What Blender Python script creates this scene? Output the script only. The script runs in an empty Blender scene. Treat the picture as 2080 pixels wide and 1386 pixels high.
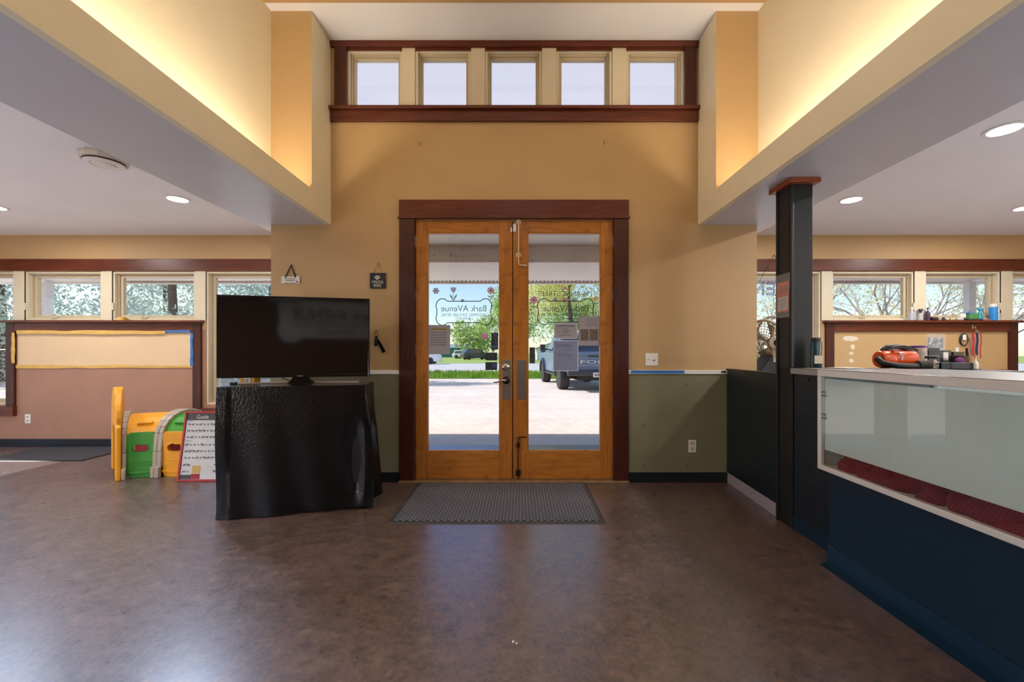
import bpy, math, random
from mathutils import Vector, Matrix
from math import pi, sin, cos, radians

S = bpy.context.scene
COL = S.collection
F = 860.0            # focal length in pixels of the 2080 px wide frame
PX, PY = 1056.0, 715.0   # principal point of the view
CH = 1.21            # camera height
def P(px, py, Y):    # point at depth Y from picture measurements
    return Vector(((px - PX) / F * Y, Y, CH - (py - PY) / F * Y))
def PXx(px, Y): return (px - PX) / F * Y
def PZ(py, Y): return CH - (py - PY) / F * Y

# ------------------------------------------------------------------ camera
cam = bpy.data.cameras.new('camera'); camo = bpy.data.objects.new('camera', cam); COL.objects.link(camo)
camo.location = (0, 0, CH); camo.rotation_euler = (pi / 2, 0, 0)
cam.sensor_width = 36; cam.lens = F / 2080 * 36
cam.shift_x = -(PX - 1040) / 2080; cam.shift_y = (PY - 693) / 2080
cam.clip_start = 0.05; cam.clip_end = 600
S.camera = camo
S.view_settings.view_transform = 'Standard'
S.view_settings.look = 'None'
S.view_settings.gamma = 1
S.view_settings.use_curve_mapping = False
S.view_settings.exposure = 0.36

# ------------------------------------------------------------------ sky and sun
W = bpy.data.worlds.new('sky'); S.world = W; W.use_nodes = True
nt = W.node_tree; nt.nodes.clear()
sky = nt.nodes.new('ShaderNodeTexSky'); sky.sky_type = 'NISHITA'; sky.sun_disc = False
sky.sun_elevation = radians(41); sky.sun_rotation = radians(270); sky.altitude = 300
sky.air_density = 1.0; sky.dust_density = 0.6; sky.ozone_density = 2.0
bg = nt.nodes.new('ShaderNodeBackground'); bg.inputs[1].default_value = 0.16
wo = nt.nodes.new('ShaderNodeOutputWorld')
nt.links.new(sky.outputs[0], bg.inputs[0]); nt.links.new(bg.outputs[0], wo.inputs[0])
sun = bpy.data.lights.new('sun', 'SUN'); sun.energy = 4.3; sun.angle = radians(.6); sun.color = (1, .95, .88)
suno = bpy.data.objects.new('sun', sun); COL.objects.link(suno)
suno.rotation_euler = Vector((1, -.10, -.87)).to_track_quat('-Z', 'Y').to_euler()
suno.location = (-20, 5, 20)

# lamp strengths
DOWN_W = 20.0
COVE_W = 34.0
FILL_LAMP_W = 400.0
GLOBE_FILL_W = 130.0

# ------------------------------------------------------------------ helpers
def lin(c):
    return c / 12.92 if c <= .04045 else ((c + .055) / 1.055) ** 2.4
def rgb(r, g, b): return (lin(r / 255), lin(g / 255), lin(b / 255), 1)

class N:
    def __init__(s, name):
        s.m = bpy.data.materials.new(name); s.m.use_nodes = True
        s.t = s.m.node_tree; s.t.nodes.clear()
        s.out = s.n('ShaderNodeOutputMaterial')
    def n(s, t, **k):
        x = s.t.nodes.new(t)
        for a, b in k.items(): setattr(x, a, b)
        return x
    def l(s, a, b): s.t.links.new(a, b)
    def coord(s, scale=(1, 1, 1), rot=(0, 0, 0), kind='Object'):
        tc = s.n('ShaderNodeTexCoord'); mp = s.n('ShaderNodeMapping')
        mp.inputs['Scale'].default_value = scale; mp.inputs['Rotation'].default_value = rot
        s.l(tc.outputs[kind], mp.inputs[0]); return mp.outputs[0]
    def noise(s, co, scale, detail=4, rough=.6, dist=0):
        x = s.n('ShaderNodeTexNoise'); s.l(co, x.inputs['Vector'])
        x.inputs['Scale'].default_value = scale; x.inputs['Detail'].default_value = detail
        x.inputs['Roughness'].default_value = rough; x.inputs['Distortion'].default_value = dist
        return x.outputs[0]
    def ramp(s, fac, stops):
        r = s.n('ShaderNodeValToRGB'); s.l(fac, r.inputs[0]); e = r.color_ramp.elements
        while len(e) > 1: e.remove(e[-1])
        e[0].position = stops[0][0]; e[0].color = stops[0][1]
        for p, c in stops[1:]:
            q = e.new(p); q.color = c
        return r.outputs[0]
    def mixc(s, fac, a, b, mode='MIX'):
        x = s.n('ShaderNodeMix', data_type='RGBA', blend_type=mode)
        for k, v in ((0, fac), (6, a), (7, b)):
            if isinstance(v, (int, float)): x.inputs[k].default_value = v
            elif isinstance(v, tuple): x.inputs[k].default_value = v
            else: s.l(v, x.inputs[k])
        return x.outputs[2]
    def math(s, op, a, b=None):
        x = s.n('ShaderNodeMath', operation=op)
        for k, v in ((0, a), (1, b)):
            if v is None: continue
            if isinstance(v, (int, float)): x.inputs[k].default_value = v
            else: s.l(v, x.inputs[k])
        return x.outputs[0]
    def bsdf(s, col=None, rough=.5, metal=0, spec=.5, **kw):
        b = s.n('ShaderNodeBsdfPrincipled')
        for k, v in (('Base Color', col), ('Roughness', rough), ('Metallic', metal), ('Specular IOR Level', spec)):
            if v is None: continue
            if isinstance(v, (int, float, tuple)): b.inputs[k].default_value = v
            else: s.l(v, b.inputs[k])
        for k, v in kw.items(): b.inputs[k.replace('_', ' ')].default_value = v
        s.l(b.outputs[0], s.out.inputs[0]); s.b = b; return b
    def bump(s, h, strength=.3, dist=.01):
        x = s.n('ShaderNodeBump'); x.inputs['Strength'].default_value = strength
        x.inputs['Distance'].default_value = dist
        s.l(h, x.inputs['Height']); s.l(x.outputs[0], s.b.inputs['Normal'])

MATS = {}
def mat(name, c, rough=.5, metal=0, spec=.5, var=.06, vs=6, bump=0, bs=60, **kw):
    if name in MATS: return MATS[name]
    m = N(name); co = m.coord()
    base = rgb(*c); dk = tuple(x * (1 - var * 2) for x in base[:3]) + (1,); lt = tuple(min(1, x * (1 + var)) for x in base[:3]) + (1,)
    col = m.ramp(m.noise(co, vs), [(.3, dk), (.7, lt)])
    m.bsdf(col, rough, metal, spec, **kw)
    if bump: m.bump(m.noise(co, bs, 3), bump, .004)
    MATS[name] = m.m; return m.m
def wood(name, c1, c2, axis='x', rough=.35, sc=1.0, blot=0):
    if name in MATS: return MATS[name]
    m = N(name); s = [14, 14, 14]; s['xyz'.index(axis)] = 1.1
    s = [q * sc for q in s]
    co = m.coord(tuple(s)); n1 = m.noise(co, 2.2, 6, .65, 1.2)
    col = m.ramp(n1, [(.25, rgb(*c1)), (.5, rgb(*[(a + b) / 2 for a, b in zip(c1, c2)])), (.75, rgb(*c2))])
    if blot:
        n2 = m.noise(m.coord((3, 3, 5)), 2.5, 3, .6)
        col = m.mixc(m.ramp(n2, [(.55, (0, 0, 0, 1)), (.75, (blot, blot, blot, 1))]), col, rgb(*[x * .55 for x in c1]))
    m.bsdf(col, rough, 0, .4); m.bump(n1, .15, .002)
    MATS[name] = m.m; return m.m
def emit(name, c, e):
    if name in MATS: return MATS[name]
    m = N(name); x = m.n('ShaderNodeEmission'); x.inputs[0].default_value = rgb(*c); x.inputs[1].default_value = e
    m.l(x.outputs[0], m.out.inputs[0]); MATS[name] = m.m; return m.m
def glass(name, tint=(1, 1, 1, 1), base=.045, rough=.0):
    if name in MATS: return MATS[name]
    m = N(name); lw = m.n('ShaderNodeLayerWeight'); lw.inputs[0].default_value = .5
    p = m.math('POWER', lw.outputs['Facing'], 5.0); fac = m.math('ADD', m.math('MULTIPLY', p, .9), base)
    tr = m.n('ShaderNodeBsdfTransparent'); tr.inputs[0].default_value = tint
    gl = m.n('ShaderNodeBsdfGlossy'); gl.inputs['Roughness'].default_value = rough
    mx = m.n('ShaderNodeMixShader'); m.l(fac, mx.inputs[0]); m.l(tr.outputs[0], mx.inputs[1]); m.l(gl.outputs[0], mx.inputs[2])
    m.l(mx.outputs[0], m.out.inputs[0]); MATS[name] = m.m; return m.m
def film(name, c, alpha, rough=.5, transl=.0):
    if name in MATS: return MATS[name]
    m = N(name); tr = m.n('ShaderNodeBsdfTransparent')
    d = m.n('ShaderNodeBsdfPrincipled'); d.inputs['Base Color'].default_value = rgb(*c); d.inputs['Roughness'].default_value = rough
    sh = d.outputs[0]
    if transl:
        t = m.n('ShaderNodeBsdfTranslucent'); t.inputs[0].default_value = rgb(*c)
        q = m.n('ShaderNodeMixShader'); q.inputs[0].default_value = transl
        m.l(sh, q.inputs[1]); m.l(t.outputs[0], q.inputs[2]); sh = q.outputs[0]
    mx = m.n('ShaderNodeMixShader'); mx.inputs[0].default_value = alpha
    m.l(tr.outputs[0], mx.inputs[1]); m.l(sh, mx.inputs[2]); m.l(mx.outputs[0], m.out.inputs[0])
    MATS[name] = m.m; return m.m
def leafmat(name, c1, c2, transl=.5):
    if name in MATS: return MATS[name]
    m = N(name); col = m.ramp(m.noise(m.coord(), .9, 3), [(.35, rgb(*c1)), (.65, rgb(*c2))])
    d = m.n('ShaderNodeBsdfDiffuse'); t = m.n('ShaderNodeBsdfTranslucent'); mx = m.n('ShaderNodeMixShader'); mx.inputs[0].default_value = transl
    m.l(col, d.inputs[0]); m.l(col, t.inputs[0]); m.l(d.outputs[0], mx.inputs[1]); m.l(t.outputs[0], mx.inputs[2]); m.l(mx.outputs[0], m.out.inputs[0])
    MATS[name] = m.m; return m.m

WL = {}
def put(o, wloc, parent):
    WL[o.name] = Vector(wloc)
    if parent is not None:
        o.parent = parent; o.location = Vector(wloc) - WL[parent.name]
    else: o.location = wloc
def tag(o, label=None, cat=None, group=None, kind=None):
    if label: o['label'] = label
    if cat: o['category'] = cat
    if group: o['group'] = group
    if kind: o['kind'] = kind
    return o
def thing(name, label, cat, loc, group=None):
    o = bpy.data.objects.new(name, None); COL.objects.link(o); o.empty_display_size = .1
    put(o, loc, None); return tag(o, label, cat, group)
def root(name, loc, kind='structure'):
    o = bpy.data.objects.new(name, None); COL.objects.link(o); o.empty_display_size = .1
    put(o, loc, None); return tag(o, kind=kind)

class MB:
    def __init__(s, M=None): s.v = []; s.f = []; s.m = []; s.M = M
    def add(s, vs, fs, m=0):
        b = len(s.v)
        for v in vs:
            v = Vector(v); s.v.append(s.M @ v if s.M else v)
        for f in fs: s.f.append([i + b for i in f]); s.m.append(m)
        return s
    def box(s, x0, x1, y0, y1, z0, z1, m=0):
        return s.add([(x0, y0, z0), (x1, y0, z0), (x1, y1, z0), (x0, y1, z0), (x0, y0, z1), (x1, y0, z1), (x1, y1, z1), (x0, y1, z1)],
              [(0, 3, 2, 1), (4, 5, 6, 7), (0, 1, 5, 4), (1, 2, 6, 5), (2, 3, 7, 6), (3, 0, 4, 7)], m)
    def hexa(s, b, t, m=0):   # 4 bottom pts, 4 top pts
        return s.add(list(b) + list(t), [(0, 3, 2, 1), (4, 5, 6, 7), (0, 1, 5, 4), (1, 2, 6, 5), (2, 3, 7, 6), (3, 0, 4, 7)], m)
    def prism(s, pts, a, b, ax='y', m=0):   # polygon pts in the other two axes, extruded from a to b
        def mk(p, t):
            return {'y': (p[0], t, p[1]), 'x': (t, p[0], p[1]), 'z': (p[0], p[1], t)}[ax]
        n = len(pts); vs = [mk(p, a) for p in pts] + [mk(p, b) for p in pts]
        fs = [list(range(n)), list(range(2 * n - 1, n - 1, -1))] + [(i, i + n, (i + 1) % n + n, (i + 1) % n) for i in range(n)]
        return s.add(vs, fs, m)
    def ring(s, outer, inner, a, b, ax='y', m=0):   # plate with a hole, outlines of equal count
        def mk(p, t): return {'y': (p[0], t, p[1]), 'x': (t, p[0], p[1]), 'z': (p[0], p[1], t)}[ax]
        n = len(outer); vs = []
        for t in (a, b):
            vs += [mk(p, t) for p in outer]; vs += [mk(p, t) for p in inner]
        fs = []
        for i in range(n):
            j = (i + 1) % n
            fs += [(i, j, j + n, i + n), (2 * n + i, 3 * n + i, 3 * n + j, 2 * n + j), (i, 2 * n + i, 2 * n + j, j), (n + i, n + j, 3 * n + j, 3 * n + i)]
        return s.add(vs, fs, m)
    def cyl(s, p0, p1, r0, r1=None, n=20, m=0):
        return s.tube([p0, p1], [r0, r0 if r1 is None else r1], n, m)
    def tube(s, pts, r, n=8, m=0, cap=True, closed=False):
        pts = [Vector(p) for p in pts]; k = len(pts)
        rs = list(r) if hasattr(r, '__len__') else [r] * k
        vs = []; up = None
        for i, p in enumerate(pts):
            if closed: t = pts[(i + 1) % k] - pts[i - 1]
            elif i == 0: t = pts[1] - p
            elif i == k - 1: t = p - pts[i - 1]
            else: t = (pts[i + 1] - p).normalized() + (p - pts[i - 1]).normalized()
            if t.length < 1e-9: t = Vector((0, 0, 1))
            t.normalize()
            if up is None:
                up = Vector((0, 0, 1)) if abs(t.z) < .9 else Vector((0, 1, 0))
            u = (up - t * up.dot(t))
            if u.length < 1e-6: u = t.orthogonal()
            u.normalize(); up = u; w = t.cross(u)
            for j in range(n):
                a = 2 * pi * j / n; vs.append(p + (u * cos(a) + w * sin(a)) * rs[i])
        fs = []
        for i in range(k if closed else k - 1):
            q = (i + 1) % k
            for j in range(n):
                j2 = (j + 1) % n; fs.append((i * n + j, i * n + j2, q * n + j2, q * n + j))
        if cap and not closed:
            fs.append(list(range(n - 1, -1, -1))); fs.append([(k - 1) * n + j for j in range(n)])
        return s.add(vs, fs, m)
    def lathe(s, prof, c=(0, 0, 0), n=28, m=0, ax='z', arc=1.0, sx=1, sy=1):
        vs = []; k = len(prof)
        for (r, h) in prof:
            r = max(r, 1e-4)
            for j in range(n):
                a = 2 * pi * j / n; x, y = r * cos(a) * sx, r * sin(a) * sy
                q = {'z': (x, y, h), 'y': (x, h, y), 'x': (h, x, y)}[ax]
                vs.append(Vector(c) + Vector(q))
        fs = [(i * n + j, i * n + (j + 1) % n, (i + 1) * n + (j + 1) % n, (i + 1) * n + j) for i in range(k - 1) for j in range(n)]
        fs += [list(range(n - 1, -1, -1)), [(k - 1) * n + j for j in range(n)]]
        return s.add(vs, fs, m)
    def ball(s, c, r, n=14, m=0, sc=(1, 1, 1)):
        prof = [(r * sin(pi * i / n), -r * cos(pi * i / n)) for i in range(n + 1)]
        b = MB(); b.lathe(prof, n=n + 4)
        return s.add([Vector((v.x * sc[0], v.y * sc[1], v.z * sc[2])) + Vector(c) for v in b.v], b.f, m)
    def grid(s, fn, nu, nv, m=0):
        vs = [fn(i / nu, j / nv) for j in range(nv + 1) for i in range(nu + 1)]
        fs = [(j * (nu + 1) + i, j * (nu + 1) + i + 1, (j + 1) * (nu + 1) + i + 1, (j + 1) * (nu + 1) + i) for j in range(nv) for i in range(nu)]
        return s.add(vs, fs, m)
    def build(s, name, mats, parent=None, bevel=0, smooth=0, origin=None, seg=2, solid=0):
        me = bpy.data.meshes.new(name)
        lo = Vector([min(v[i] for v in s.v) for i in range(3)]); hi = Vector([max(v[i] for v in s.v) for i in range(3)])
        o0 = Vector(origin) if origin is not None else Vector(((lo.x + hi.x) / 2, (lo.y + hi.y) / 2, lo.z))
        me.from_pydata([v - o0 for v in s.v], [], s.f)
        if not isinstance(mats, (list, tuple)): mats = [mats]
        for x in mats: me.materials.append(x)
        if len(mats) > 1: me.polygons.foreach_set('material_index', s.m)
        me.update()
        if smooth:
            me.polygons.foreach_set('use_smooth', [True] * len(me.polygons))
            me.set_sharp_from_angle(angle=radians(smooth))
        o = bpy.data.objects.new(name, me); COL.objects.link(o); put(o, o0, parent)
        if solid:
            q = o.modifiers.new('thick', 'SOLIDIFY'); q.thickness = solid; q.offset = 0
        if bevel:
            q = o.modifiers.new('edge', 'BEVEL'); q.width = bevel; q.segments = seg; q.limit_method = 'ANGLE'; q.angle_limit = radians(40)
        return o
def dup(r, wloc, label=None):
    c = r.copy(); COL.objects.link(c); put(c, wloc, None)
    if label: c['label'] = label
    for ch in [x for x in S.objects if x.parent == r]:
        d = ch.copy(); COL.objects.link(d); d.parent = c
        for g in [x for x in S.objects if x.parent == ch]:
            e = g.copy(); COL.objects.link(e); e.parent = d
    return c
def st(mb, name, m, **k): return tag(mb.build(name, m, **k), kind='structure')
def B(x0, x1, y0, y1, z0, z1, M=None): return MB(M).box(x0, x1, y0, y1, z0, z1)

def text_geo(body, outline=0.0):
    c = bpy.data.curves.new('t', 'FONT'); c.body = body; c.resolution_u = 3
    if outline: c.fill_mode = 'NONE'; c.bevel_depth = outline; c.bevel_resolution = 1
    o = bpy.data.objects.new('t', c); COL.objects.link(o)
    dg = bpy.context.evaluated_depsgraph_get(); dg.update()
    me = bpy.data.meshes.new_from_object(o.evaluated_get(dg))
    vs = [v.co.copy() for v in me.vertices]; fs = [list(p.vertices) for p in me.polygons]
    bpy.data.objects.remove(o); bpy.data.curves.remove(c); bpy.data.meshes.remove(me)
    return vs, fs
def add_text(mb, body, x0, x1, z0, z1, y, mirror=False, outline=0.0, plane=None, depth=0, m=0):
    vs, fs = text_geo(body, outline)
    ax = min(v.x for v in vs); bx = max(v.x for v in vs); az = min(v.y for v in vs); bz = max(v.y for v in vs)
    out = []
    for v in vs:
        t = (v.x - ax) / (bx - ax); t = 1 - t if mirror else t
        q = (v.y - az) / max(1e-6, bz - az)
        out.append((x0 + (x1 - x0) * t, y + v.z * depth, z0 + (z1 - z0) * q))
    if plane: out = [plane(p) for p in out]
    mb.add(out, fs, m)

# ------------------------------------------------------------------ materials
tan = mat('tan_wall_paint', (188, 154, 107), .55, var=.03, vs=1.5, bump=.12, bs=90)
tan_dark = mat('scuffed_mauve_wall_paint', (168, 124, 102), .5, var=.05, vs=3, bump=.1, bs=60)
cream = mat('cream_wall_paint', (236, 224, 194), .5, var=.02, vs=2, bump=.1, bs=90)
white = mat('white_ceiling_paint', (236, 234, 236), .6, var=.015, vs=2)
soff = mat('white_soffit_gloss_paint', (202, 202, 208), .33, var=.02, vs=2)
green = mat('sage_green_board', (126, 122, 94), .6, var=.06, vs=2.5)
mahog = wood('dark_mahogany_trim_long', (66, 26, 12), (118, 56, 34), 'x')
mahogz = wood('dark_mahogany_trim_upright', (46, 18, 12), (88, 38, 26), 'z')
oakz = wood('honey_door_wood_upright', (150, 88, 28), (204, 134, 56), 'z', .32, .8, .5)
oakx = wood('honey_door_wood_flat', (150, 88, 28), (204, 134, 56), 'x', .32, .8, .5)
almond = mat('almond_window_frame', (214, 202, 176), .4, var=.02)
sashm = mat('almond_sash', (196, 180, 150), .4, var=.03)
paneg = glass('window_glass')
black = mat('matte_black', (14, 14, 16), .5, var=.05)
blackg = mat('gloss_black', (8, 8, 10), .15, var=.0)
steel = mat('brushed_steel', (190, 186, 178), .28, 1, var=.05, vs=30)
brass = mat('worn_chrome', (205, 200, 190), .2, 1, var=.03)
bronze = mat('dark_bronze', (52, 36, 28), .4, .6)
plw = mat('white_plastic', (232, 228, 220), .4, var=.01)
cable = mat('black_rubber', (18, 18, 18), .5)
basem = mat('black_vinyl_base', (22, 26, 32), .4, var=.04)

# floor: mottled brown sheet vinyl
m = N('mottled_brown_vinyl'); co = m.coord((1, .8, 1), (0, 0, .35))
n1 = m.noise(co, 1.6, 5, .65, .6); n2 = m.noise(m.coord((1, 1.5, 1), (0, 0, .5)), 11, 10, .74, .2); n3 = m.noise(co, 55, 6, .75)
c1 = m.ramp(n1, [(.36, rgb(74, 50, 36)), (.5, rgb(100, 76, 62)), (.62, rgb(124, 98, 98))])
c2 = m.ramp(n2, [(.36, rgb(50, 36, 30)), (.5, rgb(100, 74, 56)), (.64, rgb(158, 122, 92))])
c = m.mixc(.5, c1, c2); c = m.mixc(.35, c, m.ramp(n3, [(.38, rgb(44, 32, 26)), (.62, rgb(158, 130, 110))]))
rr = m.math('ADD', m.math('MULTIPLY', n2, .2), .2)
rr = m.math('ADD', m.math('MULTIPLY', n2, .24), .19)
m.bsdf(c, rr, 0, .95, IOR=2.4, Specular_Tint=(.52, .68, 1.0, 1)); m.bump(n3, .05, .001); floorm = m.m  # blue specular tint stands in for bluish daylight mirrored in the floor
# textured black laminate
m = N('pebbled_black_laminate'); v = m.n('ShaderNodeTexVoronoi'); v.inputs['Scale'].default_value = 95; m.l(m.coord(), v.inputs['Vector'])
m.bsdf(rgb(16, 26, 36), .3, 0, .5); m.bump(v.outputs[0], .7, .004); pebble = m.m
teal = mat('dark_teal_panel', (2, 34, 54), .35, var=.06, vs=1.5)
# faux crocodile
m = N('black_crocodile_vinyl'); v = m.n('ShaderNodeTexVoronoi'); v.inputs['Scale'].default_value = 42; v.feature = 'DISTANCE_TO_EDGE'; m.l(m.coord((1, 1, .7)), v.inputs['Vector'])
m.bsdf(rgb(5, 4, 5), .25, 0, .45); m.bump(m.math('MINIMUM', v.outputs[0], .12), .5, .006); croc = m.m
# door mat
m = N('grey_ribbed_mat'); wv = []
for a in (.62, -.62):
    w = m.n('ShaderNodeTexWave'); w.inputs['Scale'].default_value = 11; w.inputs['Distortion'].default_value = .6
    m.l(m.coord((1, 1, 1), (0, 0, pi / 2 + a)), w.inputs['Vector']); wv.append(w.outputs['Fac'])
h = m.math('MULTIPLY', wv[0], wv[1]); h = m.math('MAXIMUM', h, m.math('MULTIPLY', m.math('SUBTRACT', 1, wv[0]), .0))
m.bsdf(m.ramp(h, [(0, rgb(66, 68, 78)), (.35, rgb(112, 114, 124)), (.8, rgb(182, 184, 194))]), .75, 0, .3); m.bump(h, 1, .012); matm = m.m

# ------------------------------------------------------------------ room dimensions
DY = 3.93; WY = 5.40; LC = 2.70; SO = 2.39
XL, XR = -7.3, 7.2; YB = -4.6
LX0, LX1, LUW = -2.45, -1.755, -2.10      # left beam outer, inner, upper wall
RX0, RX1, RUW = 2.36, 1.654, 2.01
VL, VR = -2.31, 2.20
HC = 5.0

st(B(XL, XR, YB, WY + .1, -.08, 0), 'floor', floorm)

def wall_y(name, x0, x1, z0, z1, y0, y1, opens, m):
    opens = [(max(x0, o[0]), min(x1, o[1]), max(z0, o[2]), min(z1, o[3])) for o in opens if o[3] > z0 and o[2] < z1]
    xs = sorted({x0, x1} | {o[0] for o in opens} | {o[1] for o in opens}); zs = sorted({z0, z1} | {o[2] for o in opens} | {o[3] for o in opens})
    b = MB()
    for i in range(len(xs) - 1):
        run = None
        for j in range(len(zs) - 1):
            cx, cz = (xs[i] + xs[i + 1]) / 2, (zs[j] + zs[j + 1]) / 2
            hole = any(o[0] < cx < o[1] and o[2] < cz < o[3] for o in opens) or cx < x0 or cx > x1
            if not hole:
                if run is None: run = [zs[j], zs[j + 1]]
                else: run[1] = zs[j + 1]
            if hole or j == len(zs) - 2:
                if run: b.box(xs[i], xs[i + 1], y0, y1, run[0], run[1])
                run = None
    return st(b, name, m)

# ---- front wall with door and clerestory
wx = lambda px: PXx(px, DY)
DX0, DX1, DZ = wx(842), wx(1247), 2.445
CZ0, CZ1 = 3.47, 4.03
wall_y('wall_front', LX1 - .4, RX1 + .4, SO, 4.10, DY, DY + .14, [(wx(704), wx(1391), CZ0, CZ1), (DX0, DX1, 0, DZ)], tan)
wall_y('wall_front_lower', VL, VR, 0, SO - .0, DY, DY + .14, [(DX0, DX1, 0, 3)], tan)
# returns of the vestibule
st(B(VL, VL + .12, DY + .14, WY + .18, 0, SO), 'wall_vestibule_left', tan)
st(B(VR - .12, VR, DY + .14, WY + .18, 0, SO), 'wall_vestibule_right', tan)
# pilasters
MB
for nm, a, b_ in (('wall_pilaster_left', LUW - .1, LX1), ('wall_pilaster_right', RX1, RUW + .1)):
    bb = MB().box(a, b_, 3.57, DY, SO + .05, 4.09)
    bb.box(LX1 - .045, LX1, 3.57, DY, SO, SO + .05) if nm.endswith('left') else bb.box(RX1, RX1 + .045, 3.57, DY, SO, SO + .05)
    for k, f in enumerate(bb.f):
        n = (bb.v[f[1]] - bb.v[f[0]]).cross(bb.v[f[2]] - bb.v[f[1]])
        bb.m[k] = 0 if abs(n.y) > abs(n.x) else 1
    st(bb, nm, [tan, cream])
# recess ceiling, header, upper walls, high ceiling
st(B(LUW - .1, RUW + .1, 3.42, DY + .14, 4.085, 4.2), 'ceiling_recess', white)
st(B(LUW, RUW, 3.40, 3.47, 4.072, HC), 'wall_header', tan)
st(B(LUW - .12, LUW, YB, 3.575, SO + .05, HC), 'wall_upper_left', cream)
st(B(RUW, RUW + .12, YB, 3.575, SO + .05, HC), 'wall_upper_right', cream)
st(B(LUW - .12, RUW + .12, YB, 3.5, HC, HC + .1), 'ceiling_high', white)
# beams: soffit + lip
for nm, xo, xi, yend in (('left', LX0, LX1, VL), ('right', RX0, RX1, VR)):
    s_ = 1 if xi > xo else -1
    lo, hi = min(xo, xi), max(xo, xi)
    lo2, hi2 = (lo, hi - .045) if s_ > 0 else (lo + .045, hi)
    bb = MB().box(lo2, hi2, YB, DY, SO, SO + .05).box(min(xo, yend), max(xo, yend), DY, WY, SO, SO + .05)
    bb.box(min(xo, xo + s_ * .05), max(xo, xo + s_ * .05), YB, WY, SO + .05, LC)
    st(bb, 'ceiling_beam_' + nm, soff)
    st(B(min(xi, xi - s_ * .045), max(xi, xi - s_ * .045), YB, 3.57, SO, 2.585), 'trim_ledge_' + nm, cream)
st(B(XL, LX0 + .06, YB, WY + .1, LC, LC + .1), 'ceiling_left', white)
st(B(RX0 - .06, XR, YB, WY + .1, LC, LC + .1), 'ceiling_right', white)
st(B(LX0, VL, DY, WY, LC - .3, LC), 'ceiling_fill_left', white)
st(B(VR, RX0, DY, WY, LC - .3, LC), 'ceiling_fill_right', white)
# cove lamps behind the ledges
covem = emit('cove_lamp', (255, 214, 140), 3.0)
for nm, x, side in (('left', (LUW + LX1) / 2 + .02, 'left'), ('right', (RUW + RX1) / 2 - .02, 'right')):
    t = thing('cove_lamp', 'warm linear cove lamp hidden on top of the %s beam ledge' % side, 'lamp', (x, 1.2, SO + .05))
    B(x - .03, x + .03, -1.0, 3.45, SO + .05, SO + .065).build('lamp_base', plw, t)
    B(x - .015, x + .015, -.98, 3.43, SO + .065, SO + .08).build('lamp_tube', covem, t)
    L = bpy.data.lights.new('cove_light', 'AREA'); L.shape = 'RECTANGLE'; L.size = .06; L.size_y = 4.4; L.energy = COVE_W; L.color = (1, .86, .68)
    o = bpy.data.objects.new('cove_light', L); COL.objects.link(o); o.parent = t; o.location = (0, 0, .045); o.rotation_euler = (pi, 0, 0)

# ---- window walls
ww = lambda px: PXx(px, WY)
ZT0, ZT1 = 2.24, 2.39        # head casing
ZH = 2.235; ZS = 1.612       # openings top / shelf
ZL = .535
def P2(*a): return a
# left: openings
L_up = [(ww(50), ww(206), ZS, ZH), (ww(228), ww(396), ZS, ZH)]
L_tall = [(ww(-170), ww(28) - .0, ZL, ZH), (ww(418), ww(575), ZL, ZH)]
R_up = [(ww(1690), ww(1857), ZS, ZH), (ww(1879), ww(2033), ZS, ZH)]
R_tall = [(ww(1520) + .02, ww(1668), ZL, ZH), (ww(2056), ww(2230), ZL, ZH)]
# limit the openings next to the vestibule
L_tall[1] = (ww(418), VL - .03, ZL, ZH); R_tall[0] = (VR + .03, ww(1668), ZL, ZH)
wall_y('wall_window_left', XL, VL, 1.5, LC, WY, WY + .18, [o for o in L_up + L_tall], tan)
wall_y('wall_window_left_lower', XL, VL, 0, 1.5, WY, WY + .18, [o for o in L_tall], tan_dark)
wall_y('wall_window_right', VR, XR, 0, LC, WY, WY + .18, R_up + R_tall, tan)
# side and back walls
def wall_x(name, x0, x1, y0, y1, z0, z1, op, m):
    b = MB()
    if op:
        a, c_, d, e = op
        b.box(x0, x1, y0, a, z0, z1).box(x0, x1, c_, y1, z0, z1).box(x0, x1, a, c_, e, z1)
        if d > z0: b.box(x0, x1, a, c_, z0, d)
    else: b.box(x0, x1, y0, y1, z0, z1)
    return st(b, name, m)
wall_x('wall_left', XL - .15, XL, YB, WY + .18, 0, LC, (1.9, 4.95, .04, 2.12), tan)
wall_x('wall_right', XR, XR + .15, YB, WY + .18, 0, LC, (-3.0, 1.5, .9, 2.2), tan)
backm = mat('brown_back_wall', (120, 84, 56), .6)
st(B(XL - .15, XR + .15, YB - .15, YB, 0, HC + .1), 'wall_back', backm)

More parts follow.
